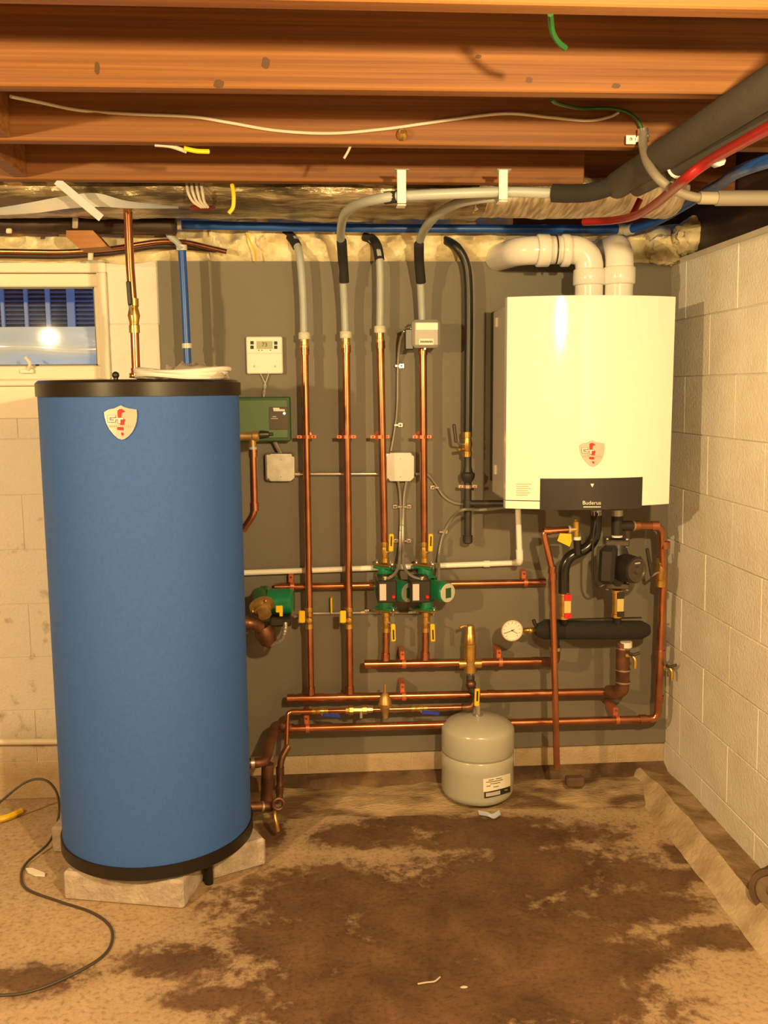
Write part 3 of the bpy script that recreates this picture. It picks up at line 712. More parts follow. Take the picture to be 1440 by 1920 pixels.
# =================================================================== PIPEWORK helpers
YP = -0.10
def pos(px, py, y=YP): return P(px, py, y)
def pipe(label, pts, r=.0135, m=copper, name='copper_pipe', cat='pipe', rad=.03, joints=(), group=None, jr=1.22, jl=.026, jm=None):
    pts = [V(p) for p in pts]
    lo = min(pts, key=lambda p: p.z); root = thing(name, label, cat, lo, group)
    part('tube', MB().tube(bend(pts, rad) if len(pts) > 2 else pts, r, 14), m, root)
    for (p, d) in joints:
        p = V(p); d = V(d).normalized(); part('coupling', MB().lathe(p-d*jl/2, d, [(0, r), (0, r*jr), (0, r*jr), (jl, r*jr), (jl, r*jr), (jl, r)], 14), jm or m, root)
    return root
def clamp(px, py, y, r, label, group, axis='v', m=copper_strap):
    # two-ear hanger strap around a pipe, on a short stem to the board
    c = P(px, py, y); root = thing('pipe_clamp', label, 'pipe clamp', (c.x, -.02, c.z), group)
    d = V((0, 0, 1)) if axis == 'v' else V((1, 0, 0)); s = V((1, 0, 0)) if axis == 'v' else V((0, 0, 1))
    part('band', MB().lathe(c-d*.006, d, [(0, r+.0003), (0, r+.003), (0, r+.003), (.012, r+.003), (.012, r+.003), (.012, r+.0003)], 18), m, root)
    for q in (-1, 1):
        e = MB(); e.obox(c+s*q*(r+.010)+V((0, .002, 0)), s, V((0, 1, 0)), d, (.011, .0018, .006), .001); part('ear', e, m, root)
    for q in (-1, 1): part('screw', MB().ball(c+s*q*(r+.012)+V((0, -.001, 0)), .0038, 8), copper_strap if m is copper_strap else chrome, root)
    part('stem', MB().cyl(c+V((0, r, 0)), V((c.x, -.0205, c.z)), .005), m, root)
    part('base_plate', MB().lathe((c.x, -.0203, c.z), (0, -1, 0), [(0, .018), (0.004, .018), (0.004, .018), (.005, 0)], 16), m, root)
def drop_strap(px, py, y, r, label, group='copper hanger straps on the horizontal pipes'):
    # hanger: band around the horizontal pipe, plate above it standing off the board
    c = P(px, py, y); root = thing('pipe_strap', label, 'pipe clamp', (c.x, -.02, c.z), group)
    part('band', MB().lathe(c-V((.007, 0, 0)), (1, 0, 0), [(0, r+.0003), (0, r+.003), (0, r+.003), (.014, r+.003), (.014, r+.003), (.014, r+.0003)], 16), copper_strap, root)
    pl = c+V((-.004, 0, r+.014)); pl.y = min(y+.004, -.024)
    p2 = MB(); p2.obox((pl+V((0, (-.021-pl.y)/2, 0))), V((1, 0, 0)), V((0, 1, 0)), V((0, 0, 1)), (.010, max((-.021-pl.y)/2, .002), .017), .003)
    part('bracket', p2, copper_strap, root)
    part('screw', MB().ball(pl+V((0, -.002, .006)), .004, 8), copper_old, root)
def valve(px, py, y, r, label, handle, hm=yellow, axis='v', group=None, bm=brass, L=.075, hr=1.25):
    c = P(px, py, y); d = V((0, 0, 1)) if axis == 'v' else V((1, 0, 0)); root = thing('ball_valve', label, 'valve', c-d*L/2 if axis == 'v' else c-V((0, 0, r*1.5)), group)
    part('body', MB().lathe(c-d*L/2, d, [(0, r), (0, r*1.16), (0, r*1.16), (L*.22, r*1.16), (L*.24, r*1.02), (L*.3, r*1.05), (L*.5, r*hr), (L*.7, r*1.05), (L*.76, r*1.02), (L*.78, r*1.16), (L, r*1.16), (L, r*1.16), (L, r)], 16), bm, root)
    if handle:
        (hx0, hy0, hx1, hy1, hw), hy = handle
        a, b = P(hx0, hy0, hy), P(hx1, hy1, hy); dd = (b-a); ln = dd.length; dd.normalize(); sd = dd.cross(V((0, 1, 0))).normalized()
        stem = MB().tube([c, c+(V((a.x, hy, c.z))-c)*.5, a], .004, 8); part('stem', stem, steel, root)
        h = MB(); h.obox((a+b)/2, dd, V((0, 1, 0)), sd, (ln/2, .004, mm(hw, hy)/2), .003); part('handle', h, hm, root)
        if ln > .05 and hm is yellow:
            g = MB(); g.obox((a+b)/2+V((0, -.0043, 0))+dd*.006, dd, V((0, 1, 0)), sd, (ln*.28, .0006, mm(hw, hy)/6)); part('print', g, ink, root)
    return root
def flex(label, pts, r=.0055, m=armor, name='armored_cable', cat='cable', ribs=True):
    path = curve(pts, 10); root = thing(name, label, cat, min(path, key=lambda p: p.z))
    if ribs:
        pp, rs = [], []; acc = 0
        for a, b in zip(path, path[1:]):
            k = max(1, int((b-a).length/.0032))
            for i in range(k): pp.append(a+(b-a)*i/k)
        rs = [r*(1.12 if i % 2 else .9) for i in range(len(pp))]
        part('sheath', MB().tube(pp, r, 8, rs=rs), m, root)
    else: part('sheath', MB().tube(path, r, 8), m, root)
    return root
def clip(px, py, y, label, group='small bright cable clips on the grey board', wide=False):
    c = P(px, py, y); root = thing('cable_clip', label, 'cable clip', (c.x, -.02, c.z), group)
    m = MB(); m.obox((c.x, -.024, c.z), V((1, 0, 0)), V((0, 1, 0)), V((0, 0, 1)), (.010, .0035, .009), .002); part('plate', m, chrome, root)
    part('screw', MB().ball((c.x, -.028, c.z), .0045, 8), chrome, root)
    m = MB(); q = -.016 if not wide else .016
    m.obox((c.x+q, -.029, c.z), V((1, 0, 0)), V((0, 1, 0)), V((0, 0, 1)), (.009, .007, .005), .002); part('loop', m, chrome, root)

# vertical risers -------------------------------------------------------
def riser_joint(px0, py0, px1, py1, y=YP):
    a = P(px0, py0, y); b = P(px1, py1, y); return lambda t: a+(b-a)*t
def up(a, b): return (V(b)-V(a)).normalized()
RB = .0138
HU = [P(686, 1245.5, YP), P(1030, 1239.5, YP)]          # upper header
HL = [P(541, 1309.5, YP), P(1150, 1297, YP)]            # lower header
def on(h, px):
    t = 0; a, b = h
    # param by x at header depth
    x = P(px, 1270, YP).x; t = (x-a.x)/(b.x-a.x); return a+(b-a)*t
RIS = [(571, 652, 582, 'first copper riser from the left, between the blue tank and the second riser'),
       (649, 648, 655.5, 'second copper riser from the left, running down to the lower header'),
       (713, 640, 720, 'third copper riser from the left, above the left green pump'),
       (793, 652, 797.5, 'fourth copper riser from the left, above the right green pump')]
# full risers 1,2
for i in (0, 1):
    px, py, pb, lab = RIS[i]; a = P(px, py, YP); b = on(HL, pb); d = up(b, a)
    yv = 1152 if i == 0 else 1152
    vtop = P(px+(pb-px)*.74, 1130, YP); vbot = P(px+(pb-px)*.80, 1178, YP)
    r_ = pipe(lab, [b+d*.013, a], RB, joints=[(b+d*.028, d), (a-d*.012, d)])
    valve(px+(pb-px)*.78, 1158, YP, RB*1.02, ('brass ball valve low on the first copper riser from the left', 'brass ball valve low on the second copper riser from the left')[i], ((566 if i == 0 else 643, 1168, 566 if i == 0 else 643, 1145, 12), YP-.045), L=.080, group=None, hr=1.15)
    c = P(px+(pb-px)*.80, 1163, YP-.026)
    part('packing_nut', MB().lathe(c, (0, -1, 0), [(-.01, .012), (0, .012), (.003, .010), (.003, .010), (.004, .004), (.009, .004), (.009, .004), (.009, 0)], 14), brass, list(ORG)[-4] if False else next(o for o in reversed(list(ORG)) if o.type == 'EMPTY'))
# riser 3,4 down to pump tops, pump bottoms to header
PUMPX = ((722, 1052, 724, 1150), (796, 1052, 798, 1150))
for i in (0, 1):
    px, py, pb, lab = RIS[2+i]; a = P(px, py, YP); tpx, tpy, bpx, bpy_ = PUMPX[i]
    b = P(tpx-1, 1030, YP); d = up(b, a); pipe(lab, [b, a], RB, joints=[(a-d*.012, d)])
    h = on(HU, bpx-1); t = P(bpx, 1178, YP); d2 = up(h, t); pipe('short copper pipe below the %s green pump' % ('left', 'right')[i], [h+d2*.013, t], RB, joints=[(h+d2*.028, d2)])
    valve(tpx-1, 1035, YP, RB*1.02, 'brass valve with yellow lever above the %s green pump' % ('left', 'right')[i], ((tpx+11, 1034, tpx+12, 1001, 9), YP-.03), L=.075)
    valve(bpx, 1166, YP, RB*1.02, 'brass valve with yellow lever below the %s green pump' % ('left', 'right')[i], ((bpx+13, 1170, bpx+14, 1203, 9), YP-.03), L=.075)
# wall straps on the risers
for i, (px, n) in enumerate(((575, 'first'), (649.5, 'second'), (712.5, 'third'), (791.5, 'fourth'))):
    clamp(px, 819, YP, RB, 'copper two-eared clamp holding the %s copper riser from the left' % n, 'copper clamps on the four risers')

# PEX tops of the risers
def pex(label, low, path, mtop=None):
    a = P(*low, YP); root = thing('pex_pipe', label, 'pipe', a)
    part('tube', MB().tube(curve(path, 10), .0140, 14), pex_grey, root)
    d = V((0, 0, 1)); part('expansion_ring', MB().lathe(a+d*.022, d, [(0, .013), (0, .020), (0, .020), (.003, .021), (.021, .021), (.024, .019), (.024, .019), (.024, .013)], 18), clearpl, root, 'pale translucent ring')
    part('adapter', MB().lathe(a-d*.012, d, [(0, .0145), (0, .0165), (0, .0165), (.012, .0165), (.014, .0145), (.04, .0145)], 16), brass, root, 'brass adapter')
    return root
q = YP
p1 = pex('grey plastic pipe rising above the first copper riser, bending back under the blue pipe', (571, 648), [P(570, 640, q), P(569, 580, q), P(566, 520, q), P(561, 475, q+.005), P(553, 452, q+.03), P(545, 442, q+.06)])
part('tape_or_shade', MB().tube(curve([P(557, 462, q+.015), P(548, 447, q+.045), P(534, 435, q+.06)]), .0175, 12), foam_blk, p1)
p2 = pex('grey plastic pipe from the second riser, bending right under the joist', (648.5, 646), [P(648, 640, q), P(646, 580, q), P(643, 520, q-.02), P(640, 470, q-.06), P(639, 435, q-.18), P(646, 402, q-.44), P(670, 384, q-.60), P(705, 374, q-.70), P(750, 368, q-.74), P(850, 363, q-.75), P(950, 360, q-.75), P(1035, 362, q-.75)])
part('tape_or_shade', MB().tube(curve([P(645.5, 530, q-.018), P(643, 490, q-.04), P(640.5, 452, q-.12)]), .0172, 12), foam_blk, p2)
part('tape_or_shade', MB().tube([P(722, 371.5, q-.718), P(745, 368.5, q-.738)], .0168, 12), foam_blk, p2)  # shadowed gap at the loop's end, drawn as a black band
p3 = pex('grey plastic pipe above the third copper riser, wrapped black at its top', (712.5, 636), [P(712, 628, q), P(713, 580, q), P(713, 520, q), P(711, 480, q), P(704, 458, q+.02), P(692, 445, q+.05)])
part('tape_or_shade', MB().tube(curve([P(712, 488, q), P(707, 462, q+.015), P(698, 449, q+.04), P(684, 443, q+.06)]), .0175, 12), foam_blk, p3)
p4 = pex('grey plastic pipe from the fourth riser, bending right below the longer grey pipe', (793, 649), [P(793, 640, q), P(791, 580, q), P(788, 520, q-.02), P(785, 470, q-.06), P(792, 438, q-.17), P(810, 412, q-.38), P(835, 392, q-.52), P(865, 379, q-.62), P(900, 372, q-.68), P(932, 370, q-.71)])
part('tape_or_shade', MB().tube(curve([P(789.5, 530, q-.018), P(786, 490, q-.05), P(785.5, 458, q-.12)]), .0172, 12), foam_blk, p4)
for (x, y, yy, lab) in ((752, 368, -.84, 'white hanger clip on the grey pipe under the joist, left one'), (941, 361, -.85, 'white hanger clip on the grey pipe under the joist, right one')):
    c = P(x, y, yy); root = thing('pipe_hanger', lab, 'pipe hanger', (c.x, c.y, c.z), 'white hanger clips under the lowest joist')
    ya = c.y-.021; part('strap', MB().box((c.x-.012, ya, c.z-.022), (c.x+.012, ya+.004, ZB-.001), .0015).box((c.x-.012, ya, c.z-.028), (c.x+.012, c.y+.02, c.z-.024), .0015), white_pl, root)
    part('flange', MB().box((c.x-.02, ya-.012, ZB-.004), (c.x+.02, ya+.03, ZB-.0005), .001), chrome, root)

# junction sensor box on riser 4 --------------------------------------
def box_px(x0, y0, x1, y1, yf, yb, bev=.004):
    a = P(x0, y1, yf); b = P(x1, y0, yf); return MB().box((a.x, yf, a.z), (b.x, yb, b.z), bev)
sb = thing('control_box', 'grey relay box with a bright white label on the fourth riser', 'control box', (P(799, 652, -.14).x, -.13, P(799, 652, -.14).z))
part('housing', box_px(773, 599, 826, 652, -.165, -.118, .010), jbox_grey, sb)
decal([rect(780, 605.5, 821, 618.5)], plane(-.1656), 'white_label', white_ink, sb)
decal([rect(786, 635, 813, 646.5)], plane(-.1656), 'paper_label', label_w, sb)
decal([rect(788.5+i*2.9, 638.8, 790.4+i*2.9, 642.6) for i in range(8)], plane(-.1660), 'print', ink, sb)
part('back_box', box_px(759, 616, 776, 656, -.15, -.118, .004), black_pl, sb)
part('connector', MB().cyl(P(757, 622, -.13), P(776, 614, -.13), .009), chrome, sb)
part('status_light', MB().ball(P(797, 654, -.145), .0035, 8), led, sb)
part('clip_base', MB().box(P(785, 640, -.118), P(805, 610, -.113)), steel, sb)

# thermostat ------------------------------------------------------------
th = thing('thermostat', 'white wall thermostat reading 73 on the grey board', 'thermostat', (P(496, 701, -.03).x, -.02, P(496, 701, -.03).z))
part('housing', box_px(463, 631, 529, 701, -.047, -.020, .004), white_pl, th)
sc_ = part('screen', box_px(481, 639.5, 511, 654.5, -.0478, -.046, 0), lcd, th)
lettering('73', 496, 646.5, 7.5, plane(-.0482), sc_, ink, name='digits')
for (x, y) in ((469.5, 639.5), (469.5, 648), (514, 640), (514, 648)): part('button', box_px(x, y, x+6, y+6.3, -.049, -.046, .0005), ink, th)
decal([rect(x, 656, x+2.5, 657.5) for x in (484, 490, 506)], plane(-.0474), 'print', ink, th)
decal([rect(463.5, 662, 528.5, 662.8)], plane(-.0474), 'seam', ink_faint, th)
decal([rect(475, 685, 478.5, 689), rect(514, 685, 517.5, 689)], plane(-.0474), 'mark', ink_faint, th)
wr = thing('thermostat_wire', 'twisted white wires from the thermostat down to the green box', 'wire', P(495, 745, -.03))
for k in (-1, 1): part('strand', MB().tube(curve([P(496+8*k, 700, -.03), P(497+3*k, 712, -.03), P(497-1.5*k, 724, -.032), P(495+1.5*k, 735, -.03), P(494, 748, -.035)]), .0022, 6), cable_w, wr)

# green zone control box -----------------------------------------------
gb = thing('zone_control_box', 'green metal control box with dark panel half hidden by the blue tank', 'control box', (P(480, 827, -.1).x, -.02, P(480, 827, -.1).z))
part('housing', box_px(405, 744, 544, 829, -.085, -.020, .004), green_dk, gb)
part('cover', box_px(408, 749, 539, 823, -.092, -.085, .003), green_box, gb)
dp = part('dark_panel', box_px(505, 763, 540, 806, -.0935, -.091, .001), panel_brn, gb)
decal([[(512, 764.5), (524, 764.5), (524, 767), (534, 767.5), (534, 771), (513, 771)]], plane(-.0940), 'logo_print', white_ink, dp)
decal([rect(511, 780, 518, 782), rect(508, 784, 521, 785.5)], plane(-.0940), 'print', ink_faint, dp)
part('status_light', MB().ball(P(533, 775, -.0945), .0045, 8), led, dp)

# electrical boxes -------------------------------------------------------
def jbox(x0, y0, x1, y1, label, m):
    root = thing('junction_box', label, 'junction box', (P((x0+x1)/2, y1, -.06).x, -.02, P((x0+x1)/2, y1, -.06).z))
    part('housing', box_px(x0, y0, x1, y1, -.058, -.020, .006), steel, root)
    c = 7; x0 += 3; y0 += 2
    pts = [(x0+c, y0), (x1-c, y0), (x1, y0+c), (x1, y1-c), (x1-c, y1), (x0+c, y1), (x0, y1-c), (x0, y0+c)]
    part('cover', MB().prism([P(x, y, -.0581) for x, y in pts], (0, -.003, 0)), m, root)
    for x, y in ((x1-3, y0+3), (x0+3, y1-3)): part('screw', MB().ball(P(x, y, -.060), .0045, 8), chrome, root)
    for y in (y0+11, y1-8): part('knockout', MB().ball(P((x0+x1)/2, y, -.0605), .0028, 6), chrome, root)
    return root
jbox(498, 849, 552, 902, 'small square steel junction box with bare cover below the green box', steel)
jbox(722, 847, 776, 902, 'square junction box with a pale cover between the third and fourth risers', silver_lab)
flex('short grey conduit from the green box to the steel junction box', [P(515, 828, -.05), P(520, 838, -.05), P(527, 851, -.045)], .009, conduit_m, 'conduit', 'conduit', False)
cd = thing('conduit', 'thin straight steel conduit between the two junction boxes', 'conduit', P(552, 888, -.04))
part('tube', MB().cyl(P(552, 888.5, -.04), P(723, 888.5, -.04), .0062, 12), chrome, cd)
part('connector', MB().cyl(P(552, 888.5, -.04), P(563, 888.5, -.04), .0095, 10), chrome, cd); part('connector', MB().cyl(P(716, 888.5, -.04), P(723, 888.5, -.04), .0095, 10), chrome, cd)
flex('armored cable from the relay box down to the pale junction box', [P(758, 622, -.12), P(750, 645, -.07), P(746, 690, -.03), P(745, 760, -.03), P(741, 800, -.03), P(733, 848, -.04)])
clip(753, 686, -.03, 'bright clip holding the armored cable, upper one beside the third riser'); clip(751, 797, -.03, 'bright clip holding the armored cable, lower one above the pale box')
flex('armored cable from the pale box down to the left green pump', [P(746, 900, -.04), P(750, 930, -.03), P(751, 985, -.03), P(750, 1030, -.06), P(748, 1060, -.12), P(738, 1078, -.20), P(724, 1087, -.235)])
flex('armored cable from the pale box down to the right green pump', [P(763, 900, -.04), P(758, 930, -.03), P(756, 985, -.03), P(756, 1030, -.06), P(758, 1064, -.13), P(772, 1080, -.20), P(790, 1087, -.235)])
for (x, y, s) in ((741, 950, 0), (767, 950, 1), (742, 1014, 0), (767, 1014, 1)):
    clip(x, y, -.03, 'bright cable clip %s of the paired armored cables, %s' % (('left', 'right')[s], 'below the pale box' if y < 1000 else 'above the green pumps'), wide=not s)
flex('armored cable swinging right from behind the fourth riser to the gas pipe', [P(779, 889, -.04), P(800, 889, -.035), P(815, 905, -.03), P(830, 928, -.03), P(848, 941, -.03), P(868, 945, -.035), P(900, 943, -.05)])
clip(811, 914, -.03, 'bright clip on the cable that swings right to the gas pipe', wide=True)
flex('armored cable from under the boiler curving down to the right green pump', [P(960, 950, -.20), P(930, 953, -.12), P(900, 956, -.085), P(868, 956, -.13), P(848, 972, -.06), P(830, 1005, -.03), P(823, 1040, -.04), P(823, 1075, -.12), P(822, 1090, -.16)])
clip(835, 997, -.03, 'bright clip on the cable curving down beside the gas pipe')
flex('steel conduit line running left from the pumps to the tank pump', [P(552, 1156, -.14), P(580, 1151, -.035), P(640, 1150, -.03), P(690, 1149, -.03), P(740, 1149, -.03), P(785, 1148, -.05)], .0055, armor)
clip(688, 1147, -.03, 'bright clip on the low cable between second riser and left pump')
solo('yellow_tag', MB().box(P(620, 1150, -.05), P(622.5, 1118, -.022)), yellow, 'thin yellow strip standing on the low cable between first and second risers', 'tag')

# ================================================================ circulators
def circulator(px, ang, label, disc_m):
    top = P(px-1, 1057, YP); bot = P(px+1, 1146, YP); root = thing('circulator_pump', label, 'pump', bot, 'green circulator pumps on the third and fourth risers')
    mid = (top+bot)/2; z = V((0, 0, 1)); L = top.z-bot.z
    for c, s in ((top, -1), (bot, 1)): fl = MB(); fl.obox(c+z*s*.004, V((math.cos(ang), -math.sin(ang), 0)), V((math.sin(ang), math.cos(ang), 0)), z, (.040, .022, .0045), .003); part('flange', fl, brass, root, 'brass flange')
    g = MB()
    for c, s in ((top, -1), (bot, 1)): g.obox(c+z*s*.0125, V((math.cos(ang), -math.sin(ang), 0)), V((math.sin(ang), math.cos(ang), 0)), z, (.038, .024, .0045), .003)
    g.lathe(bot+z*.012, z, [(0, .026), (.02, .030), (L*.3, .024), (L*.38, .024), (L*.62, .024), (L-.05, .030), (L-.024, .026)], 20)
    ax = V((math.sin(ang)*.95, -math.cos(ang)*.95, 0)).normalized()
    g.lathe(mid, ax, [(-.03, .0), (-.03, .030), (-.03, .030), (.0, .047), (.03, .050), (.032, .050), (.032, .050), (.034, .040)], 28)
    part('volute', g, green, root)
    mo = MB().lathe(mid+ax*.03, ax, [(0, .036), (.01, .038), (.085, .038), (.085, .038), (.09, .034)], 28); part('motor', mo, green, root)
    for c, s in ((top, -1), (bot, 1)):
        for q in (-1, 1):
            bl = MB(); e = V((math.cos(ang), -math.sin(ang), 0)); bl.cyl(c+e*q*.034-z*.022*1 + z*(.0 if s < 0 else .0), c+e*q*.034+z*.014, .006, 8) if s < 0 else bl.cyl(c+e*q*.034-z*.014, c+e*q*.034+z*.022, .006, 8)
            part('bolt', bl, chrome, root)
    # face disc
    fc = mid+ax*.121; part('face_plate', MB().lathe(mid+ax*.119, ax, [(0, .034), (.002, .0345), (.004, .033), (.004, .033), (.0042, 0)], 32), disc_m, root, 'pale round end plate')
    e1 = V((-ax.y, ax.x, 0)); pl = MB(); pl.obox(mid+ax*.1236, e1, z, ax, (.013, .018, .0006)); part('name_plate', pl, green_dk, root)
    # black terminal box on the left of the motor
    sd = V((-math.cos(ang), math.sin(ang), 0)); cbox = mid + ax*.060 + sd*.045
    bx = MB(); ex = V((1, 0, 0)); fy = -.255
    a = P(px-3-22+4 if False else (px-17 if px < 760 else px-26), 1086, fy); 
    x0, x1 = ((708, 744), (770, 808))[px > 760]
    q0 = P(x0, 1131, fy); q1 = P(x1, 1088, fy)
    bx.box((q0.x, fy, q0.z), (q1.x, -.135, q1.z), .004); part('terminal_box', bx, black_pl, root)
    lx0, lx1 = ((712, 724), (774, 786))[px > 760]
    part('label_plate', box_px(lx0, 1095, lx1, 1126, fy-.001, fy+.001, 0), silver_lab, root)
    rx = ((738, 1119), (801, 1119))[px > 760]; c = P(*rx, fy); part('speed_knob', MB().lathe(c, (0, -1, 0), [(0, .0065), (.006, .006), (.008, .004), (.008, 0)], 12), red, root)
    k = P((x0+x1)/2-(6 if px < 760 else 0)+2, 1087, -.235); part('cable_connector', MB().cyl(k-z*.006, k+z*.010, .008, 10), chrome, root)
    return root
circulator(722, math.radians(40), 'left green circulator pump with black terminal box, on the third riser', mat('grey_disc', (.30, .33, .27), .4))
circulator(797, math.radians(36), 'right green circulator pump with bright round end plate, on the fourth riser', mat('pale_disc', (.56, .57, .46), .4))

# pump at the tank side
tp = thing('tank_pump', 'green pump with bronze flange beside the blue tank', 'pump', P(505, 1160, -.2))
c0 = P(498, 1128, -.17); ax = V((1, -.12, .02)).normalized()
part('motor', MB().lathe(c0, ax, [(0, .030), (.012, .046), (.095, .046), (.095, .046), (.1, .040), (.1, .040), (.101, 0)], 28), green, tp)
part('volute', MB().lathe(c0-ax*.028, ax, [(0, .0), (0, .035), (0, .035), (.012, .056), (.034, .058), (.034, .058), (.036, .04)], 28), green_dk, tp)
fd = V((.30, -.72, -.60)).normalized(); fc = P(491, 1137, -.25)
part('flange', MB().lathe(fc-fd*.008, fd, [(0, .02), (0, .044), (0, .044), (.012, .044), (.012, .044), (.014, .03), (.026, .03), (.026, .03), (.028, .023), (.05, .023), (.05, .023), (.05, .0)], 24), brass_dull, tp, 'bronze flange')
part('neck', MB().cyl(fc, P(485, 1112, -.19), .026), green_dk, tp)
s1, u1 = frame(fd)
for a in (0.4, 2.5, 4.6): part('bolt', MB().ball(fc+fd*.007+(s1*math.cos(a)+u1*math.sin(a))*.036, .007, 8), brass, tp)
part('handle', MB().box(P(517, 1149, -.27), P(530, 1135, -.265), .002).box(P(524, 1156, -.27), P(530, 1147, -.265), .001), yellow, tp, 'yellow lever')
part('terminal_box', box_px(506, 1158, 546, 1176, -.25, -.19, .006), black_pl, tp)
flex('grey flexible cable looping below the tank pump', [P(535, 1168, -.25), P(534, 1182, -.27), P(527, 1200, -.26), P(512, 1208, -.24), P(497, 1207, -.22), P(480, 1195, -.2)], .008)
pipe('dark copper pipe from the tank pump into the blue tank', [P(452, 1168, -.30), P(472, 1168, -.30), P(488, 1176, -.27)], .020, copper_old, rad=.015, joints=[(P(462, 1168, -.30), (1, 0, 0))], jl=.02)
part('boot', MB().lathe(P(508, 1212, -.22), (-.35, -.2, 1), [(0, 0), (0, .012), (.02, .03), (.06, .038), (.085, .03), (.085, .03), (.085, 0)], 20), copper_old, next(o for o in reversed(list(ORG)) if o.type == 'EMPTY'))

# =============================================================== horizontal runs
pipe('thin copper pipe running level behind the green pumps to the tank pump', [P(515, 1101, -.06), P(1022, 1091.5, -.06)], .0132, joints=[(P(530, 1100.8, -.06), (1, 0, 0)), (P(1016, 1091.6, -.06), (1, 0, 0))], name='copper_pipe')
drop_strap(548, 1099, -.06, .0132, 'copper strap at the left end of the pipe behind the pumps'); drop_strap(985, 1092, -.06, .0132, 'copper strap at the right end of the pipe behind the pumps')
pv = pipe('white condensate pipe dropping from the boiler and running left to the tank', [P(971, 945, -.15), P(975, 1054, -.15), P(965, 1055.4, -.045), P(455, 1074, -.045)], .0105, white_pvc, 'condensate_pipe', rad=.03)
part('elbow', MB().tube(bend([P(974, 1030, -.15), P(975, 1054, -.15), P(967, 1055, -.07)], .03), .0132, 14), white_pvc, pv)
part('coupling', MB().cyl(P(907, 1057.5, -.045), P(918, 1057.1, -.045), .013), white_pvc, pv)
# upper header
hd = up(HU[0], HU[1])
uh = pipe('upper copper header pipe carrying the brass air separator', HU, .0155, joints=[(HU[0]+hd*.008, hd), (P(703, 1245.2, YP), hd), (P(748, 1244.4, YP), hd), (P(780, 1243.9, YP), hd), (P(816, 1243.4, YP), hd), (P(1004, 1240, YP), hd)], jr=1.12)
drop_strap(757, 1244.3, YP, .0155, 'copper strap on the upper header between the two pump drops'); drop_strap(938, 1241.2, YP, .0155, 'copper strap on the upper header right of the air separator')
lh = pipe('lower copper header pipe under the first and second risers', HL, .0155, joints=[(HL[0]+up(*HL)*.008, hd), (P(565, 1308.9, YP), hd), (P(600, 1308.3, YP), hd), (P(672, 1307, YP), hd), (P(640, 1307.3, YP), hd), (P(920, 1301.6, YP), hd), (P(1143, 1297.2, YP), hd)], jr=1.12)
drop_strap(757, 1305, YP, .0155, 'copper strap on the lower header below the upper header strap')
# bottom long run + right riser
yR = -.13
rr = pipe('long copper pipe looping down the right side and back left along the bottom', [P(1185, 986, yR-.08), P(1240, 986, yR-.06), P(1243.5, 1100, yR-.02), P(1233, 1348, yR), P(520, 1367, yR)], .0150, rad=.035,
     joints=[(P(1192, 986, yR-.077), (1, 0, 0)), (P(1228, 986, yR-.064), (1, 0, 0)), (P(1247, 1022, yR-.05), (0, 0, 1)), (P(1238.5, 1225, yR-.01), (0, 0, 1)), (P(1235.5, 1310, yR), (0, 0, 1)), (P(1205, 1348.7, yR), (1, 0, 0)), (P(545, 1366.4, yR), (1, 0, 0))])
drop_strap(1157, 1349.5, yR, .015, 'copper strap on the bottom pipe near the right wall'); drop_strap(577, 1365, yR, .015, 'copper strap on the bottom pipe near the blue tank')
valve(1239, 1072, yR-.03, .016, 'brass valve with dark lever on the right vertical pipe', ((1222, 1080, 1213, 1028, 7), yR-.07), hm=black_iron, L=.11)
# big pipe from header to low-loss header
yB = -.17
bp_ = thing('copper_pipe', 'short fat dark copper pipe with elbow below the black header', 'pipe', P(1160, 1300, yB))
part('tube', MB().tube(bend([P(1168, 1204, yB), P(1167, 1297, yB), P(1145, 1297, yB+.04), P(1143, 1297, YP)], .05), .0255, 18), copper_old, bp_)
for y in (1213, 1254, 1277): part('solder_ring', MB().lathe(P(1168, y, yB), (0, 0, -1), [(0, .0255), (0, .0285), (0, .0285), (.005, .0285), (.005, .0285), (.005, .0255)], 18), solder, bp_, 'silvery solder ring')
part('union_nut', MB().cyl(P(1174, 1213, yB-.008), P(1174, 1203, yB-.008), .022, 10), white_pl, bp_)
def drain(px, py, y, label, dirx=1):
    c = P(px, py, y); root = thing('drain_valve', label, 'valve', c-V((0, 0, .03)), 'small brass drain valves')
    part('body', MB().cyl(c-V((.02*dirx, 0, 0)), c+V((.012*dirx, 0, 0)), .008, 12), brass_dull, root)
    part('spout', MB().tube(curve([c+V((.008*dirx, -.004, 0)), c+V((.014*dirx, -.012, -.016)), c+V((.014*dirx, -.014, -.045))]), .0075, 10), brass, root)
    part('handle', MB().tube(curve([c+V((-.012*dirx, -.022, .014)), c+V((.004*dirx, -.024, .010)), c+V((.026*dirx, -.024, .016))]), .0055, 8), black_iron, root)
    part('stem', MB().cyl(c, c+V((.004*dirx, -.024, .010)), .0045, 8), brass, root)
drain(1182, 1229, yB-.03, 'brass drain valve on the fat dark copper pipe below the black header')
drain(1251, 1251, -.14, 'brass drain valve with dark handle on the right vertical pipe beside the wall')
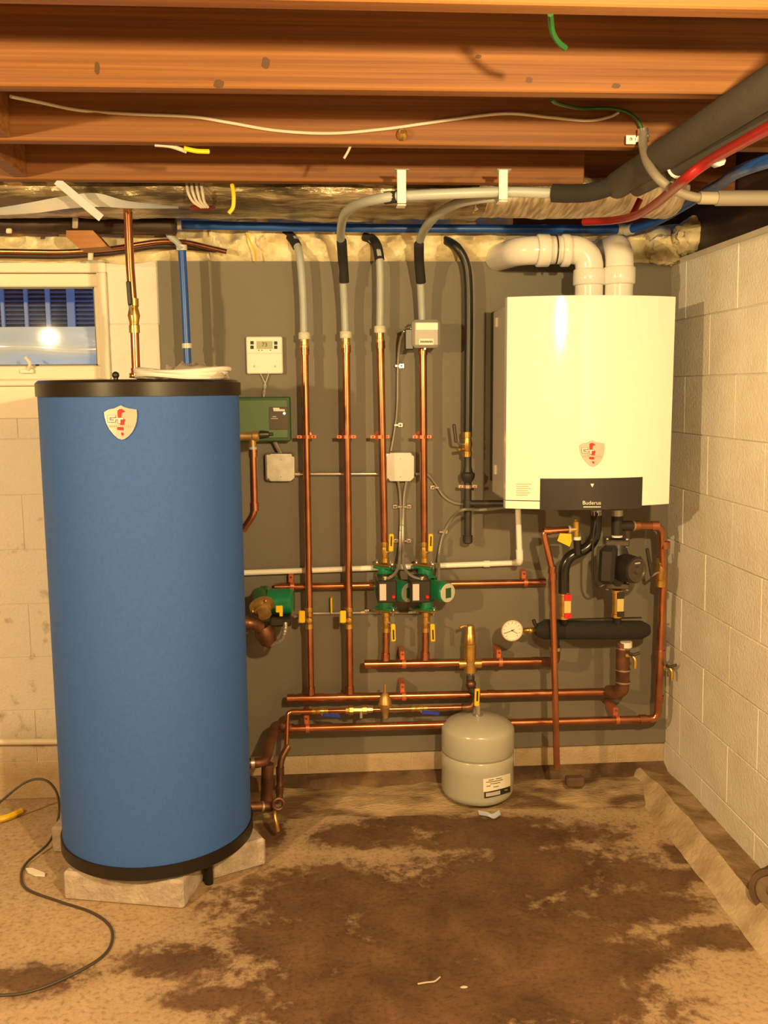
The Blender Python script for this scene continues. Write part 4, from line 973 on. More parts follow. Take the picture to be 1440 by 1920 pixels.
# low loss header
yH = -.19
lh2 = thing('hydraulic_header', 'black insulated horizontal header cylinder below the boiler', 'pipe header', P(1110, 1202, yH))
a = P(1004, 1181, yH); b = P(1217, 1181, yH); ax = (b-a).normalized(); ln = (b-a).length; R_ = mm(18.5, yH)
part('insulation', MB().lathe(a, ax, [(0, .0), (0, R_*.55), (0, R_*.55), (.012, R_*.75), (.03, R_), (ln-.03, R_), (ln-.012, R_*.75), (ln, R_*.55), (ln, R_*.55), (ln, 0)], 28), foam_blk, lh2)
part('seam', MB().box((a.x+.03, yH-.006, a.z+R_-.001), (b.x-.03, yH+.006, a.z+R_+.003)), black_pl, lh2)
part('air_cap', MB().tube(curve([P(1012, 1181, yH), P(1004, 1172, yH-.01), P(1000, 1162, yH-.01)]), .007, 8), black_pl, lh2)
part('outlet', MB().cyl(P(1040, 1195, yH), P(1040, 1216, yH), .017), black_pl, lh2)
el = pipe('dark copper elbow from the black header to the upper header', [P(1041, 1212, yH), P(1041, 1242, yH+.02), P(1020, 1241, YP)], .018, copper_old, rad=.03, joints=[(P(1041, 1216, yH), (0, 0, 1))], jm=solder, jl=.012)
# gauge
gc = P(960, 1182, -.215); gg = thing('pressure_gauge', 'round white pressure gauge left of the black header', 'gauge', gc-V((0, 0, .04)))
gr = mm(21, -.215)
part('case', MB().lathe(gc, (0, -1, 0), [(-.025, 0), (-.025, gr*.9), (-.025, gr*.9), (-.002, gr), (.004, gr), (.004, gr), (.004, gr*.9), (.001, gr*.88)], 32), chrome, gg)
part('dial', MB().lathe(gc, (0, -1, 0), [(.0012, gr*.88), (.0012, 0)], 32), label_w, gg)
gd = MB()
for i in range(11):
    t = math.radians(225-27*i); d = V((math.cos(t), 0, math.sin(t))); s = V((-d.z, 0, d.x)); gd.obox(gc+V((0, -.0018, 0))+d*gr*.74, d, V((0, 1, 0)), s, (gr*.08, .0003, .0006))
t = math.radians(200); d = V((math.cos(t), 0, math.sin(t))); s = V((-d.z, 0, d.x)); gd.obox(gc+V((0, -.0025, 0))+d*gr*.25, d, V((0, 1, 0)), s, (gr*.5, .0004, .0009)); gd.lathe(gc, (0, -1, 0), [(.002, .003), (.003, .002), (.003, 0)], 8)
t = math.radians(-30); d = V((math.cos(t), 0, math.sin(t))); s = V((-d.z, 0, d.x)); gd.obox(gc+V((0, -.0022, 0))+d*gr*.3, d, V((0, 1, 0)), s, (gr*.28, .0004, .0008))
part('needle', gd, ink, gg)
part('stem', MB().cyl(P(980, 1182, -.20), P(1006, 1181, yH), .0085, 8).cyl(P(990, 1182, -.197), P(1000, 1181.5, yH), .012, 6), brass, gg)

# relief valve with discharge pipe
yD = -.26
rv = thing('relief_valve', 'brass pressure relief valve with a yellow paper tag under the boiler', 'valve', P(1080, 1040, yD))
part('body', MB().cyl(P(1080, 1006, yD), P(1080, 978, yD), .012, 14).cyl(P(1079, 992, yD), P(1068, 993, yD), .013, 14).lathe(P(1080, 980, yD), (0, 0, 1), [(0, .012), (.004, .009), (.012, .007), (.012, 0)], 12), brass, rv)
part('collar', MB().cyl(P(1082, 1012, yD), P(1082, 1006, yD), .014, 14), white_pl, rv)
part('lower_pipe', MB().tube([P(1082, 1012, yD), P(1083, 1032, yD), P(1084, 1040, yD)], .0135, 14), black_gl, rv)
part('blue_seal', MB().cyl(P(1065.5, 993, yD), P(1069, 993, yD), .0142, 14), strip_blue, rv)
tg = MB(); pts = [(1050, 1000), (1071, 1001), (1072, 1014), (1068, 1025), (1045, 1014)]; tg.prism([P(x, y, yD-.022) for x, y in pts], (0, .001, 0)); part('tag', tg, yellow, rv, 'yellow paper tag')
dp_ = pipe('copper discharge pipe standing in front of the black header, down to the floor', [P(1066, 993, yD), P(1018, 996, yD), P(1034, 1062, yD), P(1036, 1078, yD), P(1044, 1440, yD)], .0118, rad=.022, joints=[(P(1026, 995.5, yD), (1, 0, 0)), (P(1035, 1068, yD), (0.05, 0, 1)), (P(1036, 1080, yD), (0, 0, 1))], jm=copper)

# boiler supply / return, black
ys = -.24
sp_ = pipe('glossy black pipe curving from the boiler down to the red tagged valve', [P(1118, 958, ys), P(1117, 1005, ys), P(1104, 1026, ys), P(1066, 1044, ys), P(1057, 1065, ys), P(1057, 1112, ys)], .0195, black_gl, 'black_pipe', rad=.05)
part('union_nut', MB().cyl(P(1118, 966, ys), P(1118, 956, ys), .020, 10), steel, sp_)
def tagvalve(px, y0, y1, y, m1, label):
    root = thing('isolation_valve', label, 'valve', P(px, y1, y)); L = P(px, y0, y).z-P(px, y1, y).z
    part('body', MB().lathe(P(px, y1, y), (0, 0, 1), [(0, .014), (0, .019), (0, .019), (L*.12, .019), (L*.14, .0165), (L*.86, .0165), (L*.88, .019), (L, .019), (L, .019), (L, .014)], 16), brass, root)
    part('tag', box_px(px+2, y0+5, px+15, y0+17, y-.026, y-.018, .001), m1, root); part('tag', box_px(px+2, y1-10, px+15, y1, y-.026, y-.018, .001), m1, root)
    part('centre_label', box_px(px+1, y0+17, px+14, y1-10, y-.0255, y-.018, .001), mat('tan_label', (.62, .50, .18), .5), root)
    return root
tagvalve(1057, 1110, 1160, ys, red, 'brass isolation valve with red tags on top of the black header'); tagvalve(1156, 1106, 1157, ys+.02, black_pl, 'brass isolation valve with black tags under the black pump')
for px, y, l in ((1057, ys, 1), (1157, ys+.02, 2)):
    part('riser_stub', MB().cyl(P(px, 1156, y+.01), P(px, 1172, yH-.01), .015), black_pl, lh2)
bt = thing('black_tee', 'black pipe tee between boiler and black pump', 'pipe', P(1157, 1006, -.22))
part('tube', MB().cyl(P(1157, 1008, -.22), P(1157, 958, -.22), .0205, 16).cyl(P(1157, 986, -.22), P(1186, 986, -.215), .019, 16), black_pl, bt)
part('union_nut', MB().cyl(P(1157, 967, -.22), P(1157, 956, -.22), .0215, 10), steel, bt)
part('solder_ring', MB().cyl(P(1184, 986, -.215), P(1188, 986, -.213), .0195, 16), solder, bt)
bpmp = thing('primary_pump', 'black circulator pump with round dial below the boiler', 'pump', P(1157, 1106, -.22))
zz = V((0, 0, 1)); ct, cb = P(1157, 1017, -.22), P(1157, 1097, -.22)
for c in (ct, cb): f = MB(); f.obox(c, V((.97, -.25, 0)), V((.25, .97, 0)), zz, (.042, .024, .011), .004); part('flange', f, mat('brown_iron', (.09, .065, .05), .5, .2), bpmp)
part('volute', MB().lathe(cb, zz, [(0, .026), (.03, .036), (.06, .044), (.09, .044), (.12, .036), (ct.z-cb.z, .024)], 20), black_iron, bpmp)
bx = MB(); c = P(1140, 1058, -.27); bx.obox(c, V((.9, -.43, 0)), V((.43, .9, 0)), V((0.03, 0, 1)), (.028, .04, .064), .012); part('terminal_box', bx, black_pl, bpmp)
ax = V((.42, -.9, 0)).normalized(); c = P(1166, 1063, -.24)
part('motor', MB().lathe(c, ax, [(0, .05), (.03, .05), (.07, .047), (.07, .047), (.072, .038)], 24), black_pl, bpmp)
c2 = c+ax*.072
part('dial', MB().lathe(c2, ax, [(0, .042), (.006, .042), (.006, .042), (.006, .036), (.006, .036), (.002, .032), (.002, 0)], 28).lathe(c2, ax, [(0.002, .014), (.012, .012), (.012, .012), (.013, 0)], 16), mat('dial_brown', (.075, .055, .045), .4), bpmp)
s_, u_ = frame(ax); dm = MB(); dm.obox(c2+ax*.0045+V((0, 0, .026)), s_, u_, ax, (.012, .0025, .001)); part('dial_mark', dm, silver_lab, bpmp)
for c in (ct, cb):
    for q in (-1, 1):
        for e in (-1, 1): part('bolt', MB().cyl(c+V((.97, -.25, 0))*q*.034+V((-.1, -.3, 0))*.03+zz*e*.008, c+V((.97, -.25, 0))*q*.034+V((-.1, -.3, 0))*.03+zz*e*.017, .006, 8), steel, bpmp)
part('gasket', MB().cyl(P(1157, 1007, -.235), P(1157, 1004, -.235), .019, 14), white_pl, bpmp)
flex('thin black cable looping left of the black pump', [P(1120, 962, -.27), P(1113, 1000, -.27), P(1111, 1050, -.27), P(1112, 1085, -.27), P(1121, 1100, -.27), P(1134, 1096, -.27)], .004, black_pl, 'pump_cable', 'cable', False)

# gas line -----------------------------------------------------------------
yG = -.085
gl = thing('gas_pipe', 'black gas pipe coming out of the foam and hanging down left of the boiler', 'pipe', P(877, 1018, yG))
part('hose', MB().tube(curve([P(822, 450, yG+.06), P(838, 452, yG+.03), P(858, 465, yG), P(873, 492, yG), P(878, 530, yG), P(879, 600, yG), P(878, 700, yG), P(877, 812, yG)], 10), .0155, 14), black_pl, gl)
part('union', MB().lathe(P(877, 905, yG), (0, 0, 1), [(0, .014), (.012, .022), (.024, .026), (.034, .026), (.04, .018), (.06, .014), (.1, .0135)], 10), black_iron, gl)
part('drip_leg', MB().cyl(P(877, 1004, yG), P(877, 905, yG), .0140, 14), black_iron, gl)
part('cap', MB().lathe(P(877, 1019, yG), (0, 0, 1), [(0, 0), (0, .013), (.004, .018), (.03, .0185), (.03, .0185), (.03, .014)], 12), black_iron, gl)
part('branch', MB().cyl(P(877, 944, yG), P(960, 944, -.17), .0125, 12), black_iron, gl)
part('coupling', MB().cyl(P(877, 956, yG), P(877, 938, yG), .0175, 12), black_iron, gl)
gv = valve(876, 833, yG, .0155, 'brass gas valve with dark lever on the black gas pipe', ((855, 830, 851, 795, 6), yG-.04), hm=black_iron, L=.09)
part('side_port', MB().cyl(P(872, 843, yG), P(858, 843, yG-.035), .006, 8), brass, gv)
clamp(877, 912, yG, .014, 'pipe clamp with silver screws on the gas pipe', 'gas pipe clamp', m=mat('zinc_copper', (.62, .45, .36), .3, .8))

# =============================================================== air separator & expansion tank
asx = 880
asp = thing('air_separator', 'tall brass air separator on the upper header above the grey expansion tank', 'air separator', P(880, 1262, YP))
zt_, zb_ = P(880, 1172, YP).z, P(880, 1262, YP).z; H = zt_-zb_
part('body', MB().lathe(P(881, 1262, YP), (0, 0, 1), [(0, 0), (0, .018), (0, .018), (.004, .0235), (.055, .0235), (.062, .0225), (H*.56, .0230), (H*.56, .0230), (H*.565, .0245), (H*.62, .0245), (H*.62, .0245), (H*.63, .0215), (H*.82, .0205), (H*.84, .0175), (H*.97, .0165), (H, .013), (H, .013), (H, 0)], 24), brass, asp)
part('vent_cap', MB().tube(curve([P(878, 1175, YP), P(870, 1174, YP-.005), P(862, 1177, YP-.01)]), .0055, 8), brass, asp)
hp = P(881, 1244, YP); part('port', MB().cyl(hp-V((.042, 0, 0)), hp+V((.042, 0, 0)), .0185, 16), brass, asp)
part('plug', MB().lathe(P(881, 1245, YP-.022), (0, -1, 0), [(0, .010), (.004, .010), (.004, .010), (.004, 0)], 12), brass_dull, asp)
etd = thing('iron_drop', 'dark iron elbow drop between the air separator and the expansion tank', 'pipe', P(885, 1330, -.13))
part('tube', MB().tube(bend([P(882, 1262, YP), P(882, 1290, YP-.01), P(893, 1300, -.135), P(893, 1330, -.14)], .03), .0155, 12), black_iron, etd)
part('tee', MB().ball(P(883, 1283, YP-.015), .020, 12).tube(bend([P(893, 1300, -.135), P(889, 1325, -.14), P(866, 1327, -.14)], .03), .016, 12), copper_old, etd)
part('nut', MB().cyl(P(882, 1266, YP), P(882, 1260, YP), .0165, 8), steel, etd)
EY = -.155; ecx = P(895.5, 1430, EY).x; ER = mm(71.5, EY)
def hit_exp(px, py, off=0.0):
    d = ray(px, py); ox, oy = -ecx, CAM_Y-EY; a = d.x*d.x+d.y*d.y; b = 2*(ox*d.x+oy*d.y); c = ox*ox+oy*oy-(ER+off)**2
    return C0+d*((-b-math.sqrt(max(b*b-4*a*c, 0)))/(2*a))
ez = lambda py: hit_exp(895, py).z
zt0, zs, zseam, zbt = P(895, 1341, EY).z, ez(1392), ez(1432), ez(1503)
et = thing('expansion_tank', 'grey round expansion tank with a white label hanging near the floor', 'expansion tank', (ecx, EY, ez(1522)))
part('upper_shell', MB().lathe((ecx, EY, 0), (0, 0, 1), [(zseam+.002, ER*.985), (zseam+.006, ER), (zs, ER), (zs+.010, ER*.985), (zs+.019, ER*.94), (zs+.031, ER*.80), (zs+.044, ER*.55), (zs+.051, ER*.28), (zs+.053, .02), (zs+.053, 0)], 48), exp_grey, et)
zl = ez(1521)
part('lower_shell', MB().lathe((ecx, EY, 0), (0, 0, 1), [(zseam-.004, ER*.975), (zseam-.008, ER*1.0), (zseam-.05, ER), (zseam-.052, ER*.996), (zbt, ER*.996), (zbt-.016, ER*.95), (zbt-.028, ER*.84), (zbt-.040, ER*.6), (zbt-.046, ER*.3), (zbt-.047, 0)], 48), exp_grey, et)
part('seam', MB().lathe((ecx, EY, 0), (0, 0, 1), [(zseam-.006, ER*.97), (zseam+.004, ER*.97)], 48), mat('grey_groove', (.30, .29, .25), .5), et)
ztop = zs+.053; nk = V((ecx, EY, ztop)); part('nipple', MB().cyl(nk-V((0, 0, .005)), nk+V((0, 0, .045)), .0105, 12).lathe(nk, (0, 0, 1), [(0, .02), (.004, .016), (.006, .0105)], 16), steel, et)
valve(893, 1336, EY+.01, .012, 'valve with an upright yellow lever on top of the expansion tank', ((894, 1324, 895, 1291, 10), EY-.035), L=.05, bm=steel)
def strip(ax0, ax1, ay0, ay1, off, sl, n=10):
    m_ = MB(); m_.quadgrid([[hit_exp(ax0+(ax1-ax0)*i/n, (ay0 if k == 0 else ay1)-sl*(i/n)**1.4+(0 if k else 0), off) for i in range(n+1)] for k in (0, 1)]); return m_
lb = part('label', strip(906, 957, 1460.5, 1485, .0008, 11), label_w, et, 'white paper label with black band')
part('label_band', strip(908, 957, 1485.5, 1497, .0008, 12), ink, et)
part('print', strip(911, 938, 1487, 1494, .0014, 5), silver_lab, et)
part('print', strip(946, 952, 1481, 1482.2, .0014, 1), silver_lab, et)
for (x0, x1, y) in ((916, 926, 1462.5), (930, 941, 1459.8), (911, 943, 1466.5), (919, 938, 1469.5), (912, 920, 1474), (925, 935, 1475)):
    part('print', strip(x0, x1, y, y+1.2, .0014, (x1-x0)*.17, 3), ink, lb)

# =============================================================== fill line
yF = -.135
fl_ = pipe('thin copper fill line with blue handled valves below the lower header', [P(537, 1400, yF-.03), P(539, 1338, yF-.005), P(545, 1335, yF), P(868, 1326, yF)], .0088, rad=.02, joints=[(P(553, 1334.6, yF), (1, 0, 0)), (P(855, 1326.4, yF), (1, 0, 0))])
for (px, py, lab) in ((600, 1333.4, 'small brass valve with blue handle at the left of the fill line'), (786, 1328.3, 'small brass valve with blue handle at the right of the fill line')):
    r_ = valve(px, py, yF, .0098, lab, ((px+5, py+7, px+38, py+10, 7), yF-.03), hm=blue_han, axis='h', L=.06)
bf = thing('backflow_preventer', 'brass backflow fitting with two bright unions on the fill line', 'valve', P(675, 1340, yF))
part('body', MB().lathe(P(648, 1332, yF), (1, 0, 0), [(0, .011), (0, .014), (0, .014), (.012, .015), (.014, .019), (.028, .019), (.03, .013), (.06, .012), (.062, .017), (.078, .017), (.08, .012), (.10, .011)], 8), brass, bf)
part('spout', MB().cyl(P(677, 1333, yF-.008), P(677, 1346, yF-.008), .006, 10), steel, bf)
pr = thing('pressure_regulator', 'bell shaped bronze pressure regulator in the middle of the fill line', 'valve', P(722, 1346, yF))
zl_ = P(722, 1346, yF).z; zh = P(722, 1281, yF).z; h_ = zh-zl_
part('body', MB().lathe(P(722.5, 1346, yF-.005), (0, 0, 1), [(0, 0), (0, .010), (h_*.12, .013), (h_*.3, .016), (h_*.32, .025), (h_*.42, .026), (h_*.44, .024), (h_*.6, .019), (h_*.72, .010), (h_*.74, .005), (h_*.97, .0045), (h_, 0)], 20), brass_dull, pr)

# left cluster beside the tank
yL = -.22
pipe('dark copper pipe from the tank up to the bottom pipe', [P(463, 1431, -.36), P(498, 1430, -.34), P(516, 1357, yR-.02), P(545, 1366, yR)], .0175, copper_old, rad=.04, joints=[(P(474, 1431, -.355), (1, .1, 0))], jm=solder, jl=.012)
pipe('dark vertical copper pipe beside the tank foot', [P(541, 1398, yF-.03), P(526, 1424, yF-.05), P(524, 1500, yF-.08)], .0125, copper_old, rad=.03, joints=[(P(525, 1445, yF-.06), (0, 0, 1)), (P(524, 1480, yF-.075), (0, 0, 1))])
pipe('fat dark pipe dropping behind the tank drain', [P(502, 1432, -.30), P(500, 1500, -.30)], .022, copper_old)
dr = thing('tank_drain', 'copper drain stub with ring valve and brass spout at the foot of the tank', 'valve', P(515, 1550, -.36))
part('stub', MB().cyl(P(462, 1513, -.40), P(512, 1512, -.37), .017, 14), copper_old, dr)
part('collar', MB().cyl(P(489, 1512.5, -.387), P(493, 1512.5, -.384), .019, 14), solder, dr)
part('ring_handle', MB().torus(P(522, 1508, -.40), (.2, -1, .25), .018, .0065), copper_old, dr)
part('spout', MB().tube(curve([P(515, 1515, -.39), P(515, 1530, -.41), P(518, 1545, -.42), P(521, 1558, -.42)]), .008, 12, rs=None), brass, dr)
# T&P valve beside green box
yT = -.33
tv = thing('tempering_valve', 'brass valve with black probe at the tank shoulder before the green box', 'valve', P(472, 850, yT))
part('body', MB().lathe(P(444, 818, yT), (1, 0, 0), [(0, 0), (0, .006), (.003, .009), (.008, .009), (.01, .0145), (.05, .015), (.052, .018), (.07, .018), (.075, .012)], 16).cyl(P(473, 818, yT), P(474, 842, yT), .0125, 14), brass_dull, tv)
part('probe', MB().lathe(P(487, 815, yT), (1, 0, .03), [(0, .015), (.012, .014), (.03, .011), (.032, .006), (.045, .005), (.045, 0)], 14), black_pl, tv)
part('seal', MB().cyl(P(474, 842.5, yT), P(474, 838, yT), .0135, 14), strip_blue, tv)
pipe('copper relief pipe beside the tank that kinks left behind it', [P(474, 842, yT), P(477, 962, yT), P(455, 994, yT+.02)], .0125, rad=.025, joints=[(P(474.3, 850, yT), (0, 0, 1)), (P(476.8, 950, yT), (0, 0, 1))])

# =============================================================== riser over the tank
yC = -.45
ct_ = pipe('copper riser from the tank top up past the window', [P(255.5, 706, yC), P(251.5, 600, yC), P(244, 500, yC), P(240, 405, yC), P(239, 392, yC)], .0132, rad=.01, joints=[(P(255.4, 698, yC), (0, 0, 1))])
part('upper_stub', MB().cyl(P(239.5, 398, yC), P(239, 372, yC+.02), .0138), copper_old, ct_)
part('tank_nut', MB().cyl(P(252, 709, yC), P(252, 700, yC), .016, 8), brass, ct_)
valve(251, 592, yC, .0142, 'brass ball valve with black lever on the copper riser beside the window', ((244, 572, 240.5, 527, 8), yC-.03), hm=black_pl, L=.105, hr=1.35)

# =============================================================== overhead runs
yb_ = -.14
bl_ = thing('pex_pipe', 'blue plastic pipe running level above the board from the left elbow to the vents', 'pipe', P(340, 426, yb_))
part('tube', MB().tube(curve([P(336, 421, yb_), P(500, 425, yb_), P(700, 428, yb_), P(900, 429, yb_), P(1163, 430, yb_)]), .0145, 14), pex_blue, bl_)
part('expansion_ring', MB().cyl(P(328, 420.5, yb_), P(341, 421, yb_), .0185, 16), clearpl, bl_); part('expansion_ring', MB().cyl(P(1158, 430, yb_), P(1171, 430, yb_), .0185, 16), clearpl, bl_)
part('elbow', MB().tube(curve([P(330, 421, yb_), P(316, 428, yb_), P(318, 442, yb_), P(332, 454, yb_-.005), P(341, 468, yb_-.01)]), .011, 10), pex_grey, bl_)
bd_ = thing('pex_pipe', 'blue plastic pipe dropping from the elbow down behind the tank top', 'pipe', P(352, 690, yb_))
part('tube', MB().tube(curve([P(341, 465, yb_), P(346, 560, yb_), P(352, 690, yb_)]), .0138, 14), pex_blue, bd_)
part('expansion_ring', MB().cyl(P(341, 470, yb_), P(340.5, 460, yb_), .0185, 16), clearpl, bd_); part('expansion_ring', MB().cyl(P(351, 653, yb_), P(350.6, 644, yb_), .0175, 16), clearpl, bd_)
# right side overhead tubes (run along the joists toward the viewer)
yq = -.95
def over(px0, py0, y0, px1, py1, y1): return [P(px0, py0, y0), P(px1, py1, y1)]
zc = ZB-.045
gt = thing('insulated_pipe', 'thick dark grey foam covered pipe slanting overhead at the right, upper one', 'pipe', P(1150, 350, -.9))
A0 = PZ(1158, 347, zc); A1 = PZ(1440, 164, zc); dd = (A1-A0)
part('foam_cover', MB().tube([A0, A1, A1+dd*1.2], .036, 20), grey_foam, gt)
part('taped_end', MB().tube(curve([P(1035, 362, -.85), P(1070, 363, -.87), P(1110, 360, -.90), A0+dd*.02]), .024, 14, rs=None), foam_blk, gt)
gt2 = thing('insulated_pipe', 'dark grey foam covered pipe slanting overhead at the right, lower one', 'pipe', P(1230, 330, -.9))
z2 = ZB-.07; B0 = PZ(1195, 352, z2); B1 = PZ(1440, 222, z2)
part('foam_cover', MB().tube([B0, B1, B1+(B1-B0)*1.3], .0225, 16), grey_foam, gt2)
c = B0+(B1-B0)*.38; part('hanger', MB().torus(c, (B1-B0), .0255, .0035, 20, 6), white_pl, gt2)
rd = thing('pex_pipe', 'red plastic pipe curving from the foil duct up along the dark foam pipes', 'pipe', P(1180, 415, -.3))
z3 = ZB-.115
R1 = PZ(1440, 240, z3); R0 = PZ(1330, 302, z3)
part('tube', MB().tube(curve([P(1095, 416, -.50), P(1150, 413, -.60), P(1195, 403, -.75), P(1235, 378, -1.0), P(1278, 341, -1.36), R0, R1, R1+(R1-R0)*1.5]), .0115, 14), pex_red, rd)
part('branch', MB().cyl(P(1186, 402, -.70), P(1200, 374, -.70), .009), pex_red, rd)
part('clip', MB().cyl(P(1340, 304, R0.y-.01), P(1352, 300, R0.y-.03), .012, 8), strip_blue, rd)
bl2 = thing('pex_pipe', 'blue plastic pipe slanting overhead to the right edge below the red pipe', 'pipe', P(1190, 430, -.18))
z4 = ZB-.10; Q1 = PZ(1440, 302, z4)
part('tube', MB().tube(curve([P(1180, 431, -.16), P(1230, 415, -.30), P(1290, 381, -.55), P(1350, 345, -.85), Q1, Q1+V((.25, -.5, .0))]), .0148, 14), pex_blue, bl2)
part('expansion_ring', MB().cyl(P(1174, 432, -.15), P(1186, 429, -.175), .0185, 16), clearpl, bl2)
bc = thing('conduit', 'beige plastic conduit curving down from the joist and running right', 'conduit', P(1300, 380, -.75))
yk = jf(2, 1206)-.02; ykc = yk-.12
part('tube', MB().tube(curve([P(1206, 246, yk), P(1206, 275, yk-.03), P(1214, 305, yk-.08), P(1235, 335, ykc), P(1265, 357, ykc), P(1300, 369, ykc), P(1320, 371, ykc)]), .0105, 12), conduit_m, bc)
part('sleeve', MB().cyl(P(1311, 371, ykc), P(1345, 371.5, ykc), .0145, 14), mat('tan_sleeve', (.30, .26, .20), .5), bc)
part('run', MB().cyl(P(1343, 371.5, ykc), P(1560, 371, ykc), .0175, 14), conduit_m, bc)
part('connector', MB().cyl(P(1206, 266, yk), P(1206, 242, yk), .0135, 14).torus(P(1206, 256, yk), (0, 0, 1), .0135, .003, 16, 6), chrome, bc)
part('strap', MB().box(P(1174, 270, yk), P(1192, 254, yk+.003), .001).box(P(1190, 266, yk), P(1203, 258, yk+.003), .001), white_pl, bc)
part('strap_screw', MB().ball(P(1183, 261, yk-.001), .004, 8), steel, bc)
flex('green insulated wire coming over the joist into the beige conduit', [P(1034, 186, JY[1][0]+.05), P(1046, 194, JY[1][0]+.15), P(1090, 203, yk-.02), P(1140, 203, yk), P(1175, 210, yk), P(1195, 225, yk), P(1206, 246, yk)], .0045, green_wire, 'green_wire', 'wire', False)
flex('short curl of green wire hanging from the topmost joist', [PZ(1032, 26, ZB+.0), P(1033, 40, JY[0][0]+.02), P(1036, 60, JY[0][0]+.04), P(1046, 78, JY[0][0]+.06), P(1060, 90, JY[0][0]+.08)], .0048, green_wire, 'green_wire', 'wire', False)
j3 = JY[2][0]-.038-.006
j3 = JY[2][0]-.038-.006
cpts = [(150, 207), (250, 214), (360, 219), (430, 230), (520, 245), (620, 250), (720, 242), (800, 231), (900, 217), (960, 213), (1030, 220), (1100, 226), (1140, 220), (1160, 211)]
flex('thin grey cable sagging along the third joist', [P(20, 181, JY[1][0]+.1), P(80, 193, JY[1][0]+.2)] + [P(a, b, jf(2, a)-.008) for a, b in cpts], .0036, cable_w, 'grey_cable', 'cable', False)
# small items on the joists
solo('knot_bracket', MB().lathe(P(754, 252, j3), (0, -1, .2), [(-.004, .014), (.006, .012), (.014, .006), (.014, 0)], 10), brass, 'small tan knob fixed to the third joist near the middle', 'knob')
flex('twist of pale wire ends hanging under the third joist at left', [P(290, 271, JY[2][0]-.01), P(320, 274, JY[2][0]), P(350, 284, JY[2][0]+.01)], .005, cable_w, 'wire_ends', 'wire', False)
flex('short yellow wire end hanging under the third joist at left', [P(345, 278, JY[2][0]), P(368, 283, JY[2][0]+.01), P(392, 284, JY[2][0]+.02)], .0055, yellow, 'yellow_wire', 'wire', False)
flex('small frayed string hanging under the third joist near the middle', [P(658, 272, JY[2][0]-.01), P(652, 285, JY[2][0]), P(645, 297, JY[2][0]+.004)], .003, cable_w, 'string', 'string', False)
# foil duct
def duct(x0, x1, yc, zc_, ry, rz, seed, n, amp):
    rows = []
    for i in range(n+1):
        x = x0+(x1-x0)*i/n; r = []
        for j in range(28):
            a = 2*PI*j/28; d = V((0, math.cos(a), math.sin(a)))
            k = 1 + amp*noise.noise(V((x*4, d.y*1.3+seed, d.z*1.3))) + amp*.6*noise.noise(V((x*15, d.y*3, d.z*3+seed))) + amp*.35*abs(noise.noise(V((x*34, d.y*7, d.z*7+seed))))
            r.append((x, yc+d.y*ry*k, zc_+d.z*rz*k))
        rows.append(r)
    return MB().quadgrid(rows, closed=True)
yd = -.42
zd = P(600, 410, yd).z+.058
fd_ = thing('foil_duct', 'crumpled foil and plastic wrapped duct running under the joists above the blue pipe', 'duct', (0, yd, zd-.06))
part('foil_wrap', duct(-2.4, P(900, 380, yd).x, yd, zd, .17, .052, 3.0, 240, .16), foil, fd_)
part('insulation', duct(-2.4, P(735, 360, yd).x, yd-.06, zd+.047, .12, .024, 11.0, 160, .22), mat('tan_batt', (.62, .52, .34), .6, 0, col2=(.36, .27, .14), vscale=9, bump=.8, bscale=40), fd_, 'tan insulation batt along the top of the duct')
part('fibre_sleeve', duct(P(880, 380, yd).x, P(1255, 380, yd).x, yd-.02, zd+.004, .16, .050, 7.0, 110, .14), fibre, fd_, 'pale stringy fibreglass end')
yt = yd-.185; up_ = curve([P(-60, 394, yt), P(0, 389, yt), P(60, 379, yt), P(120, 368, yt), P(180, 362, yt), P(240, 377, yt), P(335, 387, yt)], 6)
lo_ = curve([P(-60, 402, yt+.01), P(0, 403, yt+.01), P(70, 399, yt+.01), P(130, 391, yt+.01), P(190, 388, yt+.01), P(250, 391, yt+.01), P(335, 391, yt+.01)], 6)
part('wrap_tape', MB().quadgrid([up_, [(a+b)/2-V((0, .012, 0)) for a, b in zip(up_, lo_)], lo_]), mat('blue_grey_tape', (.58, .55, .50), .4, col2=(.36, .43, .55), vscale=3), fd_)
stp = MB(); a = PZ(106, 339, ZB-.0005); b = P(190, 409, -.66); d = (b-a); L = d.length; d.normalize(); sd = d.cross(V((0, 1, 0))).normalized(); stp.obox((a+b)/2, d, sd.cross(d).normalized(), sd, (L/2, .001, .011)); solo('hanger_strap', stp, strip_blue, 'flat pale metal strap slanting from joist to duct at upper left', 'strap')
st = thing('cable_bundle', 'pale cables looped round the foil duct with a red patch', 'cable', P(375, 390, yd-.1))
for k in range(4): part('cable', MB().tube(curve([P(350+k*9, 345, yd-.185), P(353+k*9, 362, yd-.20), P(362+k*7, 378, yd-.19), P(378+k*4, 389, yd-.175)]), .0042, 8), cable_w, st)
part('red_patch', MB().ball(P(379, 390, yd-.15), .04, 12, (1, .5, .22)), mat('dark_red', (.28, .03, .03), .5), st)
flex('yellow cord hanging from the lowest joist over the foil duct', [P(435, 346, -.76), P(438, 365, -.74), P(437, 388, -.73), P(429, 400, -.73)], .0055, yellow, 'hanging_cord', 'cord', False)
flex('thin yellow wire over the spray foam left of the first riser', [P(462, 436, -.08), P(470, 455, -.085), P(477, 470, -.085), P(480, 489, -.06)], .003, yellow, 'yellow_wire', 'wire', False)
